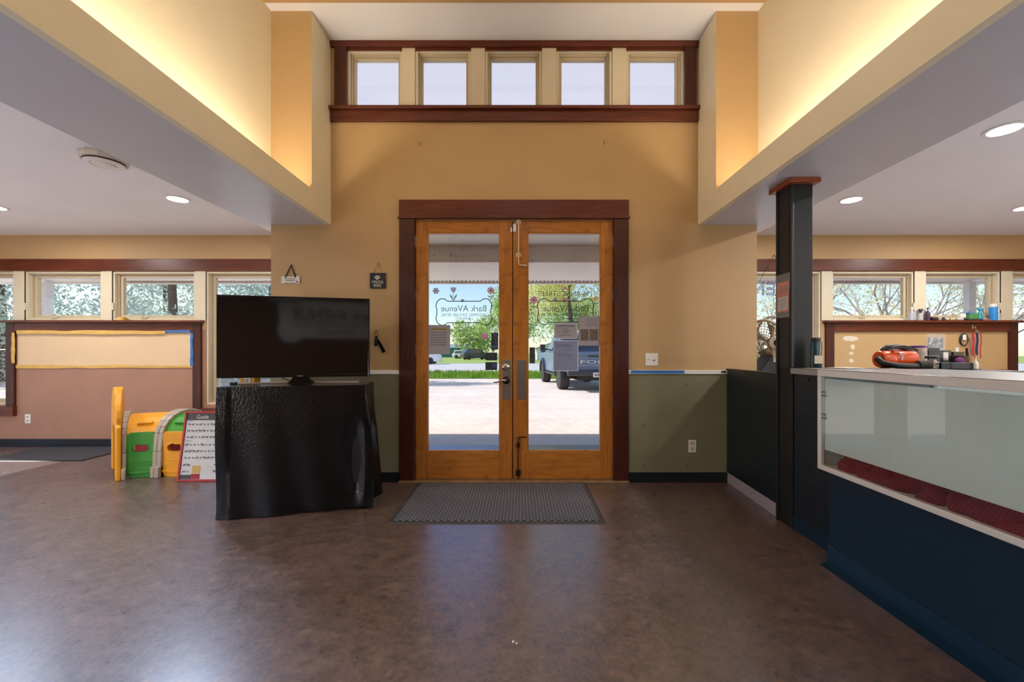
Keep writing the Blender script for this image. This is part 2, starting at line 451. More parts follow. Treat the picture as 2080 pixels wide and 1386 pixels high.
WN = [0]
def window(x0, x1, z0, z1, y, side, deep=.07, crank=True, wood_face=None, sashw=.035):
    """frame, sash and pane set into the opening; side = -1 when the hinge side with the thick jamb shows at the left"""
    WN[0] += 1
    r = root('window_%d' % WN[0], ((x0 + x1) / 2, y, z0))
    f = .024
    def fr(a, b_, c_, d, w, y0, y1, nm, m_):
        q = MB().box(a, a + w, y0, y1, c_, d).box(b_ - w, b_, y0, y1, c_, d).box(a + w, b_ - w, y0, y1, c_, c_ + w).box(a + w, b_ - w, y0, y1, d - w, d)
        return q.build(nm, m_, r, bevel=.003)
    fr(x0, x1, z0, z1, f, y + .01, y + .17, 'window_frame', almond)
    fr(x0 + f, x1 - f, z0 + f, z1 - f, .014, y + .05, y + .075, 'screen_stop', sashm)
    s_ = fr(x0 + f + .012, x1 - f - .012, z0 + f + .01, z1 - f - .01, sashw, y + .075, y + .12, 'sash', sashm)
    g = f + .012 + sashw - .004
    B(x0 + g, x1 - g, y + .095, y + .1, z0 + g, z1 - g).build('pane', paneg, r)
    if crank:
        cx = x0 + (x1 - x0) * .38
        q = MB().box(cx - .035, cx + .035, y - .0, y + .03, z0 + f, z0 + f + .014)
        q.tube([(cx, y + .012, z0 + f + .01), (cx - .02, y - .01, z0 + f + .05), (cx - .045, y - .016, z0 + f + .075)], .005, 8)
        q.build('crank_handle', sashm, r)
        lx = x0 + f * .5 if side < 0 else x1 - f * .5
        MB().box(lx - .008, lx + .008, y - .012, y + .012, z0 + .13, z0 + .22).build('sash_lock', almond, r, bevel=.003)
    return r
for o in L_up: window(o[0], o[1], o[2] + .002, o[3], WY, -1)
for o in L_tall: window(o[0], o[1], o[2], o[3], WY, -1, crank=False)
for o in R_up: window(o[0], o[1], o[2] + .002, o[3], WY, 1)
for o in R_tall: window(o[0], o[1], o[2], o[3], WY, 1, crank=False)
# almond mullion facings between the openings
def facing(x0, x1, z0, z1, y, nm): return st(B(x0, x1, y - .006, y + .02, z0, z1), nm, almond, bevel=.002)
T = [0]
def trim(mb, m, bevel=.004):
    T[0] += 1; return st(mb, 'trim_%d' % T[0], m, bevel=bevel)
for a, b_, z in ((28, 50, ZS), (206, 228, ZS), (396, 418, ZS), (1668, 1690, ZS), (1857, 1879, ZS), (2033, 2056, ZS)):
    trim(B(ww(a), ww(b_), WY - .008, WY + .02, z, ZH + .005), almond, .002)
trim(B(XL, VL, WY - .025, WY, ZT0, ZT1), mahog)
trim(B(VR, XR, WY - .025, WY, ZT0, ZT1), mahog)
# shelf frames under the short windows
def shelf_frame(xa, xb, side):
    a, b_ = ww(xa), ww(xb); zt = PZ(652, WY)
    trim(B(a - .03, b_ + .03, WY - .085, WY, zt - .028, zt), mahog)
    zr = PZ(674, WY); zl = PZ(829, WY)
    trim(B(a + .105, b_ - .105, WY - .03, WY, zr, zt - .028), mahog)
    trim(B(a, a + .105, WY - .031, WY, zl, zt - .028), mahogz)
    trim(B(b_ - .105, b_, WY - .031, WY, zl, zt - .028), mahogz)
shelf_frame(17, 411, 0); shelf_frame(1675, 2063, 1)
trim(B(ww(-200), ww(35), WY - .05, WY, PZ(845, WY), PZ(825, WY)), mahog)
trim(B(ww(385), VL, WY - .05, WY, PZ(850, WY), PZ(829, WY)), mahog)
trim(B(ww(2046), XR, WY - .05, WY, PZ(845, WY), PZ(825, WY)), mahog)
trim(B(ww(1693), ww(2046), WY - .03, WY, PZ(764, WY), PZ(751, WY)), mahog)
# bare panel with tape on the left wall
t = thing('bare_wall_panel', 'long cream blank panel under the left windows edged with peeling masking tape', 'panel', (ww(214), WY, PZ(746, WY)))
peach = mat('unpainted_cream_board', (226, 196, 156), .6, var=.02, vs=2)
B(ww(37), ww(392), WY - .008, WY, PZ(744, WY), PZ(676, WY)).build('board', peach, t)
ytape = mat('yellow_masking_tape', (222, 178, 92), .6, var=.08, vs=12); btape = mat('blue_painters_tape', (52, 116, 190), .6, var=.08, vs=12)
random.seed(5)
def tape(x0, x1, z0, z1, y, m_, par, nm='masking_tape', jit=.006, n=9):
    b = MB(); hor = (x1 - x0) > (z1 - z0); top = []; bot = []
    for i in range(n + 1):
        q = i / n
        if hor:
            top.append((x0 + (x1 - x0) * q, z1 + random.uniform(-jit, jit))); bot.append((x0 + (x1 - x0) * q, z0 + random.uniform(-jit, jit)))
        else:
            top.append((x0 + random.uniform(-jit, jit), z0 + (z1 - z0) * q)); bot.append((x1 + random.uniform(-jit, jit), z0 + (z1 - z0) * q))
    b.prism(top + bot[::-1], y - .002, y, 'y')
    return b.build(nm, m_, par)
yb = WY - .034
tape(ww(40), ww(340), PZ(679, WY), PZ(672, WY), yb, ytape, t); tape(ww(34), ww(392), PZ(748, WY), PZ(742, WY), WY - .009, ytape, t)
tape(ww(30), ww(37), PZ(738, WY), PZ(676, WY), yb, ytape, t); tape(ww(341), ww(390), PZ(676, WY), PZ(671, WY), yb, btape, t, jit=.002)
tape(ww(391), ww(396), PZ(745, WY), PZ(676, WY), yb, btape, t)
# spackle patches on the right panel
spk = mat('white_spackle', (226, 212, 190), .7)
random.seed(8)
def blob(cx, cz, rx, rz, y, th=.003, n=14, jit=.25):
    pts = [(cx + rx * cos(2 * pi * i / n) * random.uniform(1 - jit, 1), cz + rz * sin(2 * pi * i / n) * random.uniform(1 - jit, 1)) for i in range(n)]
    return MB().prism(pts, y - th, y, 'y')
for (x, z, a, c_, lb) in ((1727, 688, 20, 6, 'wide pale spackle smear on the tan wall, the topmost one'), (1732, 705, 5, 6, 'small pale spackle spot just below the wide smear'), (1729, 718, 5, 4, 'small pale spackle spot, third from the top'), (1729, 733, 5, 5, 'small pale spackle spot, the lowest one')):
    tag(blob(ww(x), PZ(z, WY), a / 159, c_ / 159, WY).build('spackle_patch', spk), lb, 'wall patch', 'spackle patches on the right panel')
# baseboards
def base(nm, mb): return st(mb, nm, basem, bevel=.003)
base('baseboard_left', B(XL, VL, WY - .012, WY, 0, .10))
base('baseboard_right', B(VR, XR, WY - .012, WY, 0, .10))
base('baseboard_front_left', B(VL, wx(812), DY - .012, DY, 0, .095))
base('baseboard_front_right', B(wx(1276), wx(1476), DY - .012, DY, 0, .095))

# ---- clerestory windows
xs = [(704, 817), (843, 957), (985, 1101), (1130, 1244), (1272, 1391)]
for a, b_ in xs: window(wx(a), wx(b_), CZ0, CZ1, DY, -1, crank=False, sashw=.02)
for a, b_ in ((817, 843), (957, 985), (1101, 1130), (1244, 1272)):
    trim(B(wx(a), wx(b_), DY - .004, DY + .1, CZ0, CZ1 + .0), almond, .002)
trim(B(LX1 + .005, RX1 - .005, DY - .03, DY, CZ1, 4.084), mahog)
trim(B(wx(704), wx(1391), DY - .002, DY + .06, CZ1 - .022, CZ1 + .002), mahog)
trim(B(wx(681), wx(706), DY - .028, DY, CZ0, CZ1), mahogz); trim(B(wx(1389), wx(1413), DY - .028, DY, CZ0, CZ1), mahogz)
trim(B(LX1 + .002, RX1 - .002, DY - .06, DY + .02, CZ0 - .03, CZ0), mahog)
trim(B(LX1 + .006, RX1 - .006, DY - .028, DY, PZ(249, DY), CZ0 - .03), mahog)

# ---- green wainscot on the door wall
for a, b_, nm in ((VL, wx(812), 'left'), (wx(1276), wx(1476), 'right')):
    t = root('wall_wainscot_' + nm, ((a + b_) / 2, DY, .09))
    B(a, b_, DY - .01, DY, .09, PZ(760, DY)).build('green_board', green, t)
    B(a, b_, DY - .022, DY, PZ(760, DY), PZ(752, DY)).build('cap_rail', plw, t, bevel=.002)
    if nm == 'right':
        for x in (1306, 1394):
            for z in (781, 864, 945): MB().lathe([(.006, 0), (.006, .003), (.002, .006)], (wx(x), DY - .016, PZ(z, DY)), 10, ax='y').build('screw', steel, t)
        tape(wx(1280), wx(1388), PZ(758.5, DY), PZ(752.5, DY), DY - .023, btape, t, 'blue_tape', .001)
        B(wx(1463), wx(1472), DY - .026, DY - .022, PZ(757, DY), PZ(753.5, DY)).build('label_clip', black, t)

# ------------------------------------------------------------------ double door
trim(B(wx(812), wx(1276), DY - .034, DY, PZ(443, DY), PZ(408, DY)), mahog)
trim(B(wx(810), wx(1278), DY - .042, DY, PZ(446, DY), PZ(442, DY)), mahog, .002)
trim(B(wx(812), wx(843), DY - .028, DY + .03, 0, PZ(446, DY)), mahogz); trim(B(wx(1246), wx(1276), DY - .028, DY + .03, 0, PZ(446, DY)), mahogz)
thr = mat('worn_threshold', (150, 120, 84), .5, .2, var=.15, vs=12)
trim(B(wx(812), wx(1276), DY - .05, DY + .16, 0, .022), thr, .006)
DYF = DY + .012
def leaf(n, x0, x1, gx0, gx1, hx, hin):
    r = root('door_%d' % n, ((x0 + x1) / 2, DYF, .025))
    z0, z1, gz0, gz1 = .026, 2.437, PZ(918, DY), PZ(472, DY)
    y0, y1 = DYF, DYF + .045
    B(x0, gx0, y0, y1, z0, z1).build('stile', oakz, r, bevel=.004)
    B(gx1, x1, y0, y1, z0, z1).build('stile', oakz, r, bevel=.004)
    B(gx0, gx1, y0, y1, gz1, z1).build('top_rail', oakx, r, bevel=.004)
    B(gx0, gx1, y0, y1, z0, gz0).build('bottom_rail', oakx, r, bevel=.004)
    B(gx0, gx1, DYF + .02, DYF + .025, gz0, gz1).build('pane', paneg, r)
    bd = MB(); w = .008
    bd.box(gx0, gx0 + w, y0 + .004, y1, gz0, gz1).box(gx1 - w, gx1, y0 + .004, y1, gz0, gz1).box(gx0, gx1, y0 + .004, y1, gz0, gz0 + w).box(gx0, gx1, y0 + .004, y1, gz1 - w, gz1)
    bd.build('glazing_bead', oakz, r)
    for zz in (490, 600, 711, 820, 928):
        z = PZ(zz, DY); q = MB()
        q.cyl((hx, y0 - .012, z - .052), (hx, y0 - .012, z + .052), .008, n=12)
        q.box(min(hx, hx + hin * .02), max(hx, hx + hin * .02), y0 - .006, y0, z - .05, z + .05)
        q.build('hinge', steel, r, smooth=40)
    return r
dl = leaf(1, wx(843.5), wx(1040.5), wx(867), wx(1015), wx(841), 1)
dr = leaf(2, wx(1042.3), wx(1246), wx(1072), wx(1221), wx(1248.5), -1)
yf = DYF
trim(B(wx(1040), wx(1043), DYF + .03, DYF + .05, .026, 2.437), black, 0)
# push plates, lock and lever
def plate(px0, px1, r): return B(wx(px0), wx(px1), yf - .003, yf, PZ(812, DY), PZ(731, DY)).build('push_plate', steel, r, bevel=.001)
plate(1019.5, 1038, dl); plate(1049, 1069, dr)
q = MB(); c_ = P(1027.5, 746.5, DY)
q.lathe([(.034, 0), (.034, -.008), (.026, -.014), (.018, -.02), (.017, -.03), (.006, -.031)], (c_.x, yf - .003, c_.z), 28, ax='y')
dbolt = q.build('deadbolt', brass, dl, smooth=35)
q = MB().box(c_.x - .003, c_.x + .003, yf - .05, yf - .034, c_.z - .014, c_.z + .014); q.build('thumb_turn', brass, dbolt, bevel=.002)
q = MB(); c_ = P(1028, 773, DY)
q.lathe([(.036, 0), (.036, -.006), (.028, -.014), (.014, -.02), (.013, -.05)], (c_.x, yf - .003, c_.z), 28, ax='y')
lev = q.build('lever_rose', bronze, dl, smooth=35)
q = MB().tube([(c_.x, yf - .05, c_.z), (c_.x - .03, yf - .056, c_.z + .004), (c_.x - .06, yf - .06, c_.z - .006), (c_.x - .09, yf - .06, c_.z - .016), (c_.x - .115, yf - .058, c_.z - .013)], [.012, .010, .008, .007, .006], 12)
q.build('lever_handle', brass, lev, smooth=60)
# top surface bolt
bw = mat('painted_bolt', (214, 190, 158), .4, var=.04)
q = MB(); X = wx(1053.5)
q.tube([(X, yf - .018, PZ(444, DY)), (X, yf - .018, PZ(536, DY)), (X + .01, yf - .02, PZ(539, DY)), (X + .075, yf - .022, PZ(540, DY))], .007, 10)
sb = q.build('surface_bolt', bw, dr, smooth=50)
for zz in (451, 518):
    z = PZ(zz, DY); q = MB().box(X - .025, X + .025, yf - .008, yf, z - .02, z + .02).box(X - .012, X + .012, yf - .028, yf, z - .01, z + .01)
    q.build('bolt_bracket', bw, sb, bevel=.003)
B(wx(1042), wx(1048.5), yf - .016, yf, PZ(471, DY), PZ(455, DY)).build('alarm_contact', plw, dr, bevel=.002)
B(wx(1037), wx(1040), yf - .012, yf, PZ(471, DY), PZ(462, DY)).build('alarm_magnet', plw, dl, bevel=.002)
# bottom bolt
q = MB(); X = wx(1052.5)
q.tube([(wx(1070), yf - .02, PZ(888, DY)), (X + .012, yf - .02, PZ(888, DY)), (X, yf - .02, PZ(891, DY)), (X, yf - .02, .03)], .006, 10)
sb2 = q.build('bottom_bolt', bronze, dr, smooth=50)
B(X - .022, X + .022, yf - .026, yf, PZ(967, DY), PZ(955, DY)).build('bolt_bracket', bronze, sb2, bevel=.004)
B(X - .016, X + .016, yf - .014, yf, PZ(910, DY), PZ(900, DY)).build('bolt_bracket', bronze, sb2, bevel=.003)

# ------------------------------------------------------------------ vinyl lettering and papers on the door glass
GY = DYF + .017
gx = lambda px: PXx(px, GY); gz = lambda py: PZ(py, GY)
ink = film('dark_grey_vinyl', (52, 50, 66), .85)
def L5(x, y): return (860 + x / 5.776, 560 + y / 5.776)
def L6(x, y): return (1060 + x / 5.776, 560 + y / 5.776)
def bone_path(x0, x1, y0, y1):
    """outline of a dog bone in picture pixels"""
    w = x1 - x0; h = y1 - y0; pts = []
    def arc(cx, cy, rx, ry, a0, a1, n=12):
        for i in range(n + 1):
            a = radians(a0 + (a1 - a0) * i / n); pts.append((cx + rx * cos(a), cy + ry * sin(a)))
    rx, ry = w * .115, h * .27
    bx = w * .115
    arc(x0 + bx, y0 + h * .27, rx, ry, 150, 320)
    arc(x1 - bx, y0 + h * .27, rx, ry, 220, 390)
    arc(x1 - bx, y1 - h * .27, rx, ry, -30, 140)
    arc(x0 + bx, y1 - h * .27, rx, ry, 40, 210)
    return pts
def dec_text(r, body, x0, x1, y0, y1, nm='lettering', m_=None, mirror=True):
    b = MB(); add_text(b, body, gx(x0), gx(x1), gz(y1), gz(y0), GY - .0006, mirror); return b.build(nm, m_ or ink, r)
def ribbon(pts, w, y, closed=True, th=.0008):
    n = len(pts); outer = []; inner = []
    for i in range(n):
        a = Vector(pts[i - 1]); b_ = Vector(pts[(i + 1) % n]); t = (b_ - a).normalized(); nn = Vector((-t.y, t.x))
        outer.append(tuple(Vector(pts[i]) + nn * w / 2)); inner.append(tuple(Vector(pts[i]) - nn * w / 2))
    return MB().ring(outer, inner, y - th, y, 'y')
def bone_decal(x0, x1, y0, y1, tx0, tx1, ty, sx0, sx1, sy, qx0, qx1, qy, label):
    r = thing('bone_logo_decal', label, 'window decal', (gx((x0 + x1) / 2), GY, gz(y1)))
    pts = [(gx(a), gz(b_)) for a, b_ in bone_path(x0, x1, y0, y1)]
    ribbon(pts, .008, GY).build('bone_outline', ink, r)
    dec_text(r, 'Bark AVenue', tx0, tx1, *ty); dec_text(r, 'GROOMING  DAYCARE  RETAIL', sx0, sx1, *sy); dec_text(r, '218.444.4277', qx0, qx1, *qy)
    return r
bone_decal(885.6, 999, 607, 661, 896, 988, (620.5, 633), 896, 988.5, (636.6, 642.8), 925, 961, (644.6, 650), 'bone-shaped shop logo decal on the glass of the door leaf with the lever')
bone_decal(1091.7, 1206, 607, 660, 1103, 1195, (620, 633), 1099, 1196, (636.6, 642.5), 1131, 1168, (644.4, 650), 'bone-shaped shop logo decal under the street address on the bolted door leaf')
r = thing('hours_decal', 'opening hours lettering on the door glass below the bone logo', 'window decal', (gx(945), GY, gz(705)))
dec_text(r, 'HOURS', 930, 955, 669, 675); dec_text(r, 'Monday - Friday', 917, 971.5, 687.5, 695); dec_text(r, '7:00 - 6:00', 924, 959.5, 698, 705)
r = thing('address_decal', 'street address lettering across the top of the bolted door glass', 'window decal', (gx(1146), GY, gz(601.5)))
dec_text(r, '196 ANNE STREET', 1091, 1202, 591.5, 601.5)
def petal_pts(cx, cy, r, n=6, inner=.62):
    out = []
    for i in range(n * 8):
        a = 2 * pi * i / (n * 8); k = inner + (1 - inner) * abs(cos(n * a / 2)) ** .6
        out.append((cx + r * k * cos(a), cy + r * k * sin(a)))
    return out
FC = {'lav': (150, 140, 170), 'sal': (206, 130, 136), 'pink': (206, 96, 160), 'blue': (110, 150, 190), 'org': (226, 160, 70), 'red': (216, 104, 84), 'yel': (226, 190, 40), 'grn': (64, 140, 84)}
def fmat(k): return film('decal_' + k, tuple(min(255, int(q * .6 + 110)) for q in FC[k]), .72, .5, .75)
def flower(cx, cy, r, c, center, label, leaves=0, n=6):
    t = thing('flower_decal', label, 'window decal', (gx(cx), GY, gz(cy)))
    rr = r / F * GY
    MB().prism(petal_pts(gx(cx), gz(cy), rr, n), GY - .0008, GY, 'y').build('petals', fmat(c), t)
    MB().lathe([(rr * .3, 0), (rr * .3, -.0006)], (gx(cx), GY - .0008, gz(cy)), 16, ax='y').build('flower_center', fmat(center), t)
    if leaves:
        b = MB()
        for s_ in (-1, 1):
            b.prism([(gx(cx), gz(cy + r + leaves)), (gx(cx + s_ * r * .5), gz(cy + r + leaves * .8)), (gx(cx + s_ * r * .9), gz(cy + r + leaves * .2)), (gx(cx + s_ * r * .25), gz(cy + r + leaves * .5))], GY - .0008, GY, 'y')
        b.box(gx(cx) - .002, gx(cx) + .002, GY - .0008, GY, gz(cy + r + leaves), gz(cy + r)); b.build('leaves', fmat('grn'), t)
def tulip(cx, cy, r, c, h, label):
    t = thing('tulip_decal', label, 'window decal', (gx(cx), GY, gz(cy + h)))
    k = [(-.9, .3), (-1, 1), (-.6, .8), (-.3, 1.1), (0, .85), (.3, 1.1), (.6, .8), (1, 1), (.9, .3), (.5, -.6), (0, -.85), (-.5, -.6)]
    MB().prism([(gx(cx + a * r), gz(cy - b_ * r)) for a, b_ in k], GY - .0008, GY, 'y').build('petals', fmat(c), t)
    b = MB().box(gx(cx) - .002, gx(cx) + .002, GY - .0008, GY, gz(cy + h), gz(cy + r * .8))
    for s_ in (-1, 1):
        b.prism([(gx(cx), gz(cy + h)), (gx(cx + s_ * r * 1.1), gz(cy + h * .55)), (gx(cx + s_ * r * 1.2), gz(cy + r * 1.2)), (gx(cx + s_ * r * .4), gz(cy + h * .55))], GY - .0008, GY, 'y')
    b.build('leaves', fmat('grn'), t)
flower(*L5(147, 180), 7, 'lav', 'yel', 'grey lavender flower decal with a yellow middle near the hinge side of the lever leaf')
tulip(*L5(352, 172), 6, 'lav', 23, 'pale lavender tulip decal with green leaves above the bone logo')
flower(*L5(790, 175), 8, 'sal', 'lav', 'large salmon flower decal above the bone logo beside the central stiles', 7, 8)
flower(*L5(460, 293), 3.6, 'lav', 'yel', 'tiny lavender flower decal just above the bone logo bar on the lever leaf')
tulip(*L5(720, 718), 7, 'pink', 17, 'pink tulip decal beside the opening hours')
flower(*L6(140, 288), 8.5, 'pink', 'sal', 'large pink flower decal beside the central stile of the bolted leaf', 8, 8)
flower(*L6(508, 148), 3.8, 'red', 'yel', 'small red flower decal above the street address')
flower(*L6(392, 283), 5, 'lav', 'red', 'lavender flower decal between the address and the bone logo')
flower(*L6(502, 285), 6.2, 'sal', 'lav', 'salmon flower decal in the middle between address and bone logo')
flower(*L6(615, 285), 5, 'blue', 'lav', 'blue flower decal between the address and the bone logo')
flower(*L6(868, 268), 5.4, 'org', 'yel', 'orange flower decal with green leaves by the hinge side of the bolted leaf', 8)
pap = film('backlit_paper', (176, 170, 176), .985, .7, .25); pap2 = film('backlit_blue_paper', (150, 158, 186), .985, .7, .25)
papd = mat('faint_print', (84, 82, 92), .8); hil = mat('highlighter_bar', (150, 138, 60), .8)
def notice(x0, x1, y0, y1, label, lines, m_=pap, border=0, hi=None, photos=(), name='paper_notice'):
    yb_ = GY - .003
    t = thing(name, label, 'paper notice', (gx((x0 + x1) / 2), yb_, gz(y1)))
    B(gx(x0), gx(x1), yb_, yb_ + .0012, gz(y1), gz(y0)).build('sheet', m_, t)
    if border:
        b = MB(); w = border / F * GY
        for (a, b2, c2, d2) in ((gx(x0) - w, gx(x0), gz(y1) - w, gz(y0) + w), (gx(x1), gx(x1) + w, gz(y1) - w, gz(y0) + w), (gx(x0) - w, gx(x1) + w, gz(y0), gz(y0) + w), (gx(x0) - w, gx(x1) + w, gz(y1) - w, gz(y1))):
            b.box(a, b2, yb_ - .0004, yb_ + .001, c2, d2)
        b.build('clear_tape', film('milky_tape', (235, 238, 245), .7, .4, .5), t)
    b = MB()
    random.seed(int(x0 * 7))
    for (a, c2, yy, hh) in lines:
        x = a
        while x < c2:
            w = min(c2 - x, random.uniform(1.0, 4.0)); b.box(gx(x), gx(x + w), yb_ - .0006, yb_, gz(yy + hh), gz(yy)); x += w + .5
    if b.v: b.build('printed_lines', papd, t)
    if hi: B(gx(hi[0]), gx(hi[1]), yb_ - .0006, yb_, gz(hi[3]), gz(hi[2])).build('highlighted_title', hil, t)
    for (a, c2, d2, e2) in photos:
        B(gx(a), gx(c2), yb_ - .0006, yb_, gz(e2), gz(d2)).build('printed_photo', mat('sepia_print', (112, 96, 84), .6, var=.35, vs=60), t)
    return t
notice(867.5, 914.5, 660.5, 720, 'grey paper notice with a highlighted title taped by the hinge side of the lever leaf', [(875, 907, 675 + i * 5.1, 1.4) for i in range(6)], hi=(875, 907, 667, 671))
notice(1126.5, 1171.5, 657.5, 687, 'small paper notice taped above a longer bluish sheet on the bolted leaf', [(1132, 1166, 661.5, 2), (1146, 1153, 669, 1), (1142, 1156, 672.5, 1), (1143, 1155, 675.5, 1), (1137, 1162, 680.5, 1)], border=1.6)
notice(1124.8, 1173, 693, 752.5, 'long bluish paper sheet taped below the small notice on the bolted leaf', [(1130, 1160, 699.5 + i * 2.6, .9) for i in range(3)] + [(1148, 1162, 711, .8), (1132, 1162, 720.5, .8), (1150, 1160, 724, .8), (1152, 1162, 729, .8)], pap2, 1.6)
notice(1175, 1219, 642.8, 702.5, 'paper notice with two small dog photos on the bolted door glass', [(1190, 1214, 648 + i * 3.6, .8) for i in range(5)], photos=((1179, 1195.5, 669, 692), (1197.5, 1214, 669, 692)))
dk = film('dark_sign_back', (40, 44, 56), .97); 
def gsign(x0, x1, y0, y1, label, nm, txt=None, extra=None):
    t = thing(nm, label, 'sign', (gx((x0 + x1) / 2), GY, gz(y1)))
    B(gx(x0), gx(x1), GY - .002, GY, gz(y1), gz(y0)).build('sign_plate', dk, t)
    if txt:
        b = MB(); n = len(txt); h = (y1 - y0) * .62 / n
        for i, ch in enumerate(txt):
            add_text(b, ch, gx(x0 + 4), gx(x1 - 4), gz(y0 + 3 + (i + .85) * h), gz(y0 + 3 + i * h), GY - .0026, True)
        b.build('lettering', mat('faded_grey_print', (110, 112, 118), .7), t)
    if extra:
        for (a, c2, d2, e2, cc) in extra:
            B(gx(a), gx(c2), GY - .0026, GY - .002, gz(e2), gz(d2)).build('printed_panel', mat('print_%d_%d_%d' % cc, cc, .7), t)
gsign(998, 1012, 676, 710.5, 'narrow black vertical pull sign at the edge of the lever leaf glass', 'pull_sign', 'PULL', [(999.5, 1010.5, 702, 708, (60, 96, 128))])
gsign(987, 1010, 716.5, 732.5, 'dark window sticker above the other one beside the lock', 'window_sticker', None, [(990, 1003, 719, 730, (40, 62, 56))])
gsign(986, 1010, 736, 752, 'dark window sticker with a round mark just above the lever', 'window_sticker', None, [(999, 1008, 739, 747, (60, 76, 130))])
gsign(1075.6, 1086.5, 706, 738.5, 'narrow dark vertical sign on the bolted leaf beside the stile', 'window_sign', None, [(1077, 1085, 711, 722, (60, 70, 60)), (1077, 1085, 726, 735, (80, 60, 70))])

# ------------------------------------------------------------------ things on the door wall
def outlet(loc, label, rows=2, wide=1, name='wall_outlet', cat='outlet', blank=False):
    x, y, z = loc; t = thing(name, label, cat, loc)
    w = .036 * wide + (.012 if wide > 1 else 0)
    B(x - w, x + w, y - .006, y, z - .058, z + .058).build('cover_plate', plw, t, bevel=.003)
    return t, x, y, z
for loc, lb in (((wx(1405), DY - .01, PZ(906, DY)), 'white duplex outlet low on the green board'), ((ww(57), WY, PZ(851, WY)), 'white outlet on the mauve wall beside the sill')):
    t, x, y, z = outlet(loc, lb)
    for dz in (-.025, .025):
        q = B(x - .018, x + .018, y - .009, y - .005, z + dz - .015, z + dz + .015).build('socket', mat('ivory_plastic', (205, 198, 186), .4), t, bevel=.004)
        MB().box(x - .009, x - .006, y - .0096, y - .009, z + dz - .004, z + dz + .008).box(x + .006, x + .009, y - .0096, y - .009, z + dz - .004, z + dz + .008).build('slots', black, q)
t, x, y, z = outlet((wx(1323.5), DY, PZ(730.5, DY)), 'white double light switch plate beside the door', wide=1.3, name='light_switch', cat='light switch')
for dx, u in ((-.022, 1), (.022, -1)):
    MB().box(x + dx - .005, x + dx + .005, y - .018, y - .005, z + (0 if u > 0 else -.014), z + (.014 if u > 0 else 0)).build('toggle', plw if u > 0 else mat('grimy_toggle', (70, 68, 84), .5), t, bevel=.002)
for i, (a, b_) in enumerate(((853, 292), (1227, 289))):
    t = thing('wall_anchor', ['pair of wall anchors above the lever side of the door', 'pair of wall anchors above the bolted side of the door'][i], 'wall anchor', (wx(a), DY, PZ(b_, DY)))
    for dz in (-.012, .012): MB().lathe([(.008, 0), (.008, -.003), (.004, -.009)], (wx(a), DY, PZ(b_, DY) + dz), 10, ax='y').build('anchor', steel, t)
MB().box(PXx(1648, 1.9) , PXx(1648, 1.9), 0, 0, 0, 0)
# bone-shaped hanging sign
t = thing('bone_hanging_sign', 'small white bone-shaped sign hanging from a black ribbon above the television', 'sign', (wx(591), DY - .01, PZ(577, DY)))
pts = [(wx(a), PZ(b_, DY)) for a, b_ in bone_path(572.5, 610.5, 561, 577)]
MB().prism(pts, DY - .014, DY - .004, 'y').build('bone_board', mat('ivory_ceramic', (222, 216, 208), .4), t, bevel=.002)
q = MB(); random.seed(2)
for (a, c_, yy) in ((581, 601, 566.2), (583, 600, 569.8)):
    x = a
    while x < c_: w = random.uniform(1.5, 3.5); q.box(wx(x), wx(min(c_, x + w)), DY - .0146, DY - .014, PZ(yy + 1.5, DY), PZ(yy, DY)); x += w + .6
q.build('printed_words', papd, t)
q = MB().tube([(wx(581), DY - .012, PZ(565, DY)), (wx(592), DY - .008, PZ(539, DY)), (wx(602), DY - .012, PZ(565, DY))], .006, 6); q.build('ribbon', black, t)
MB().cyl((wx(592), DY, PZ(538, DY)), (wx(592), DY - .02, PZ(538, DY)), .004, n=8).build('nail', steel, t)
MB().lathe([(.008, 0), (.008, -.0008)], (wx(605), DY - .0143, PZ(573, DY)), 12, ax='y').build('paw_mark', black, t)
# square paw sign
t = thing('paw_sign', 'small square black sign with a white paw hanging on string beside the door frame', 'sign', (wx(768.5), DY - .01, PZ(586, DY)))
q = B(wx(753), wx(784), DY - .022, DY - .002, PZ(586.5, DY), PZ(555.5, DY)).build('sign_board', mat('black_stained_board', (28, 28, 36), .6), t, bevel=.001)
chalk = mat('white_print', (222, 220, 212), .7); q = MB(); yy = DY - .0225
def disc(b, cx, cz, r, sz=1): b.prism([(cx + r * cos(2 * pi * i / 14), cz + r * sz * sin(2 * pi * i / 14)) for i in range(14)], yy - .0006, yy, 'y')
cx, cz = wx(768), PZ(565.5, DY)
disc(q, cx, cz - .006, .012, .8)
for dx, dz in ((-.02, .004), (-.008, .014), (.008, .014), (.02, .004)): disc(q, cx + dx, cz + dz, .0065, 1.3)
q.build('paw_print', chalk, t)
q = MB(); add_text(q, "WE'RE DOG", wx(756.5), wx(780), PZ(576.5, DY), PZ(571, DY), yy - .0006); add_text(q, 'PEOPLE', wx(760.5), wx(776), PZ(584, DY), PZ(578, DY), yy - .0006); q.build('lettering', chalk, t)
MB().tube([(wx(760), DY - .012, PZ(556, DY)), (wx(768.5), DY - .006, PZ(537, DY)), (wx(778), DY - .012, PZ(556, DY))], .0022, 6).build('string', mat('jute_string', (150, 112, 64), .9), t)
MB().cyl((wx(768.5), DY, PZ(536, DY)), (wx(768.5), DY - .02, PZ(536, DY)), .004, n=8).build('nail', steel, t)
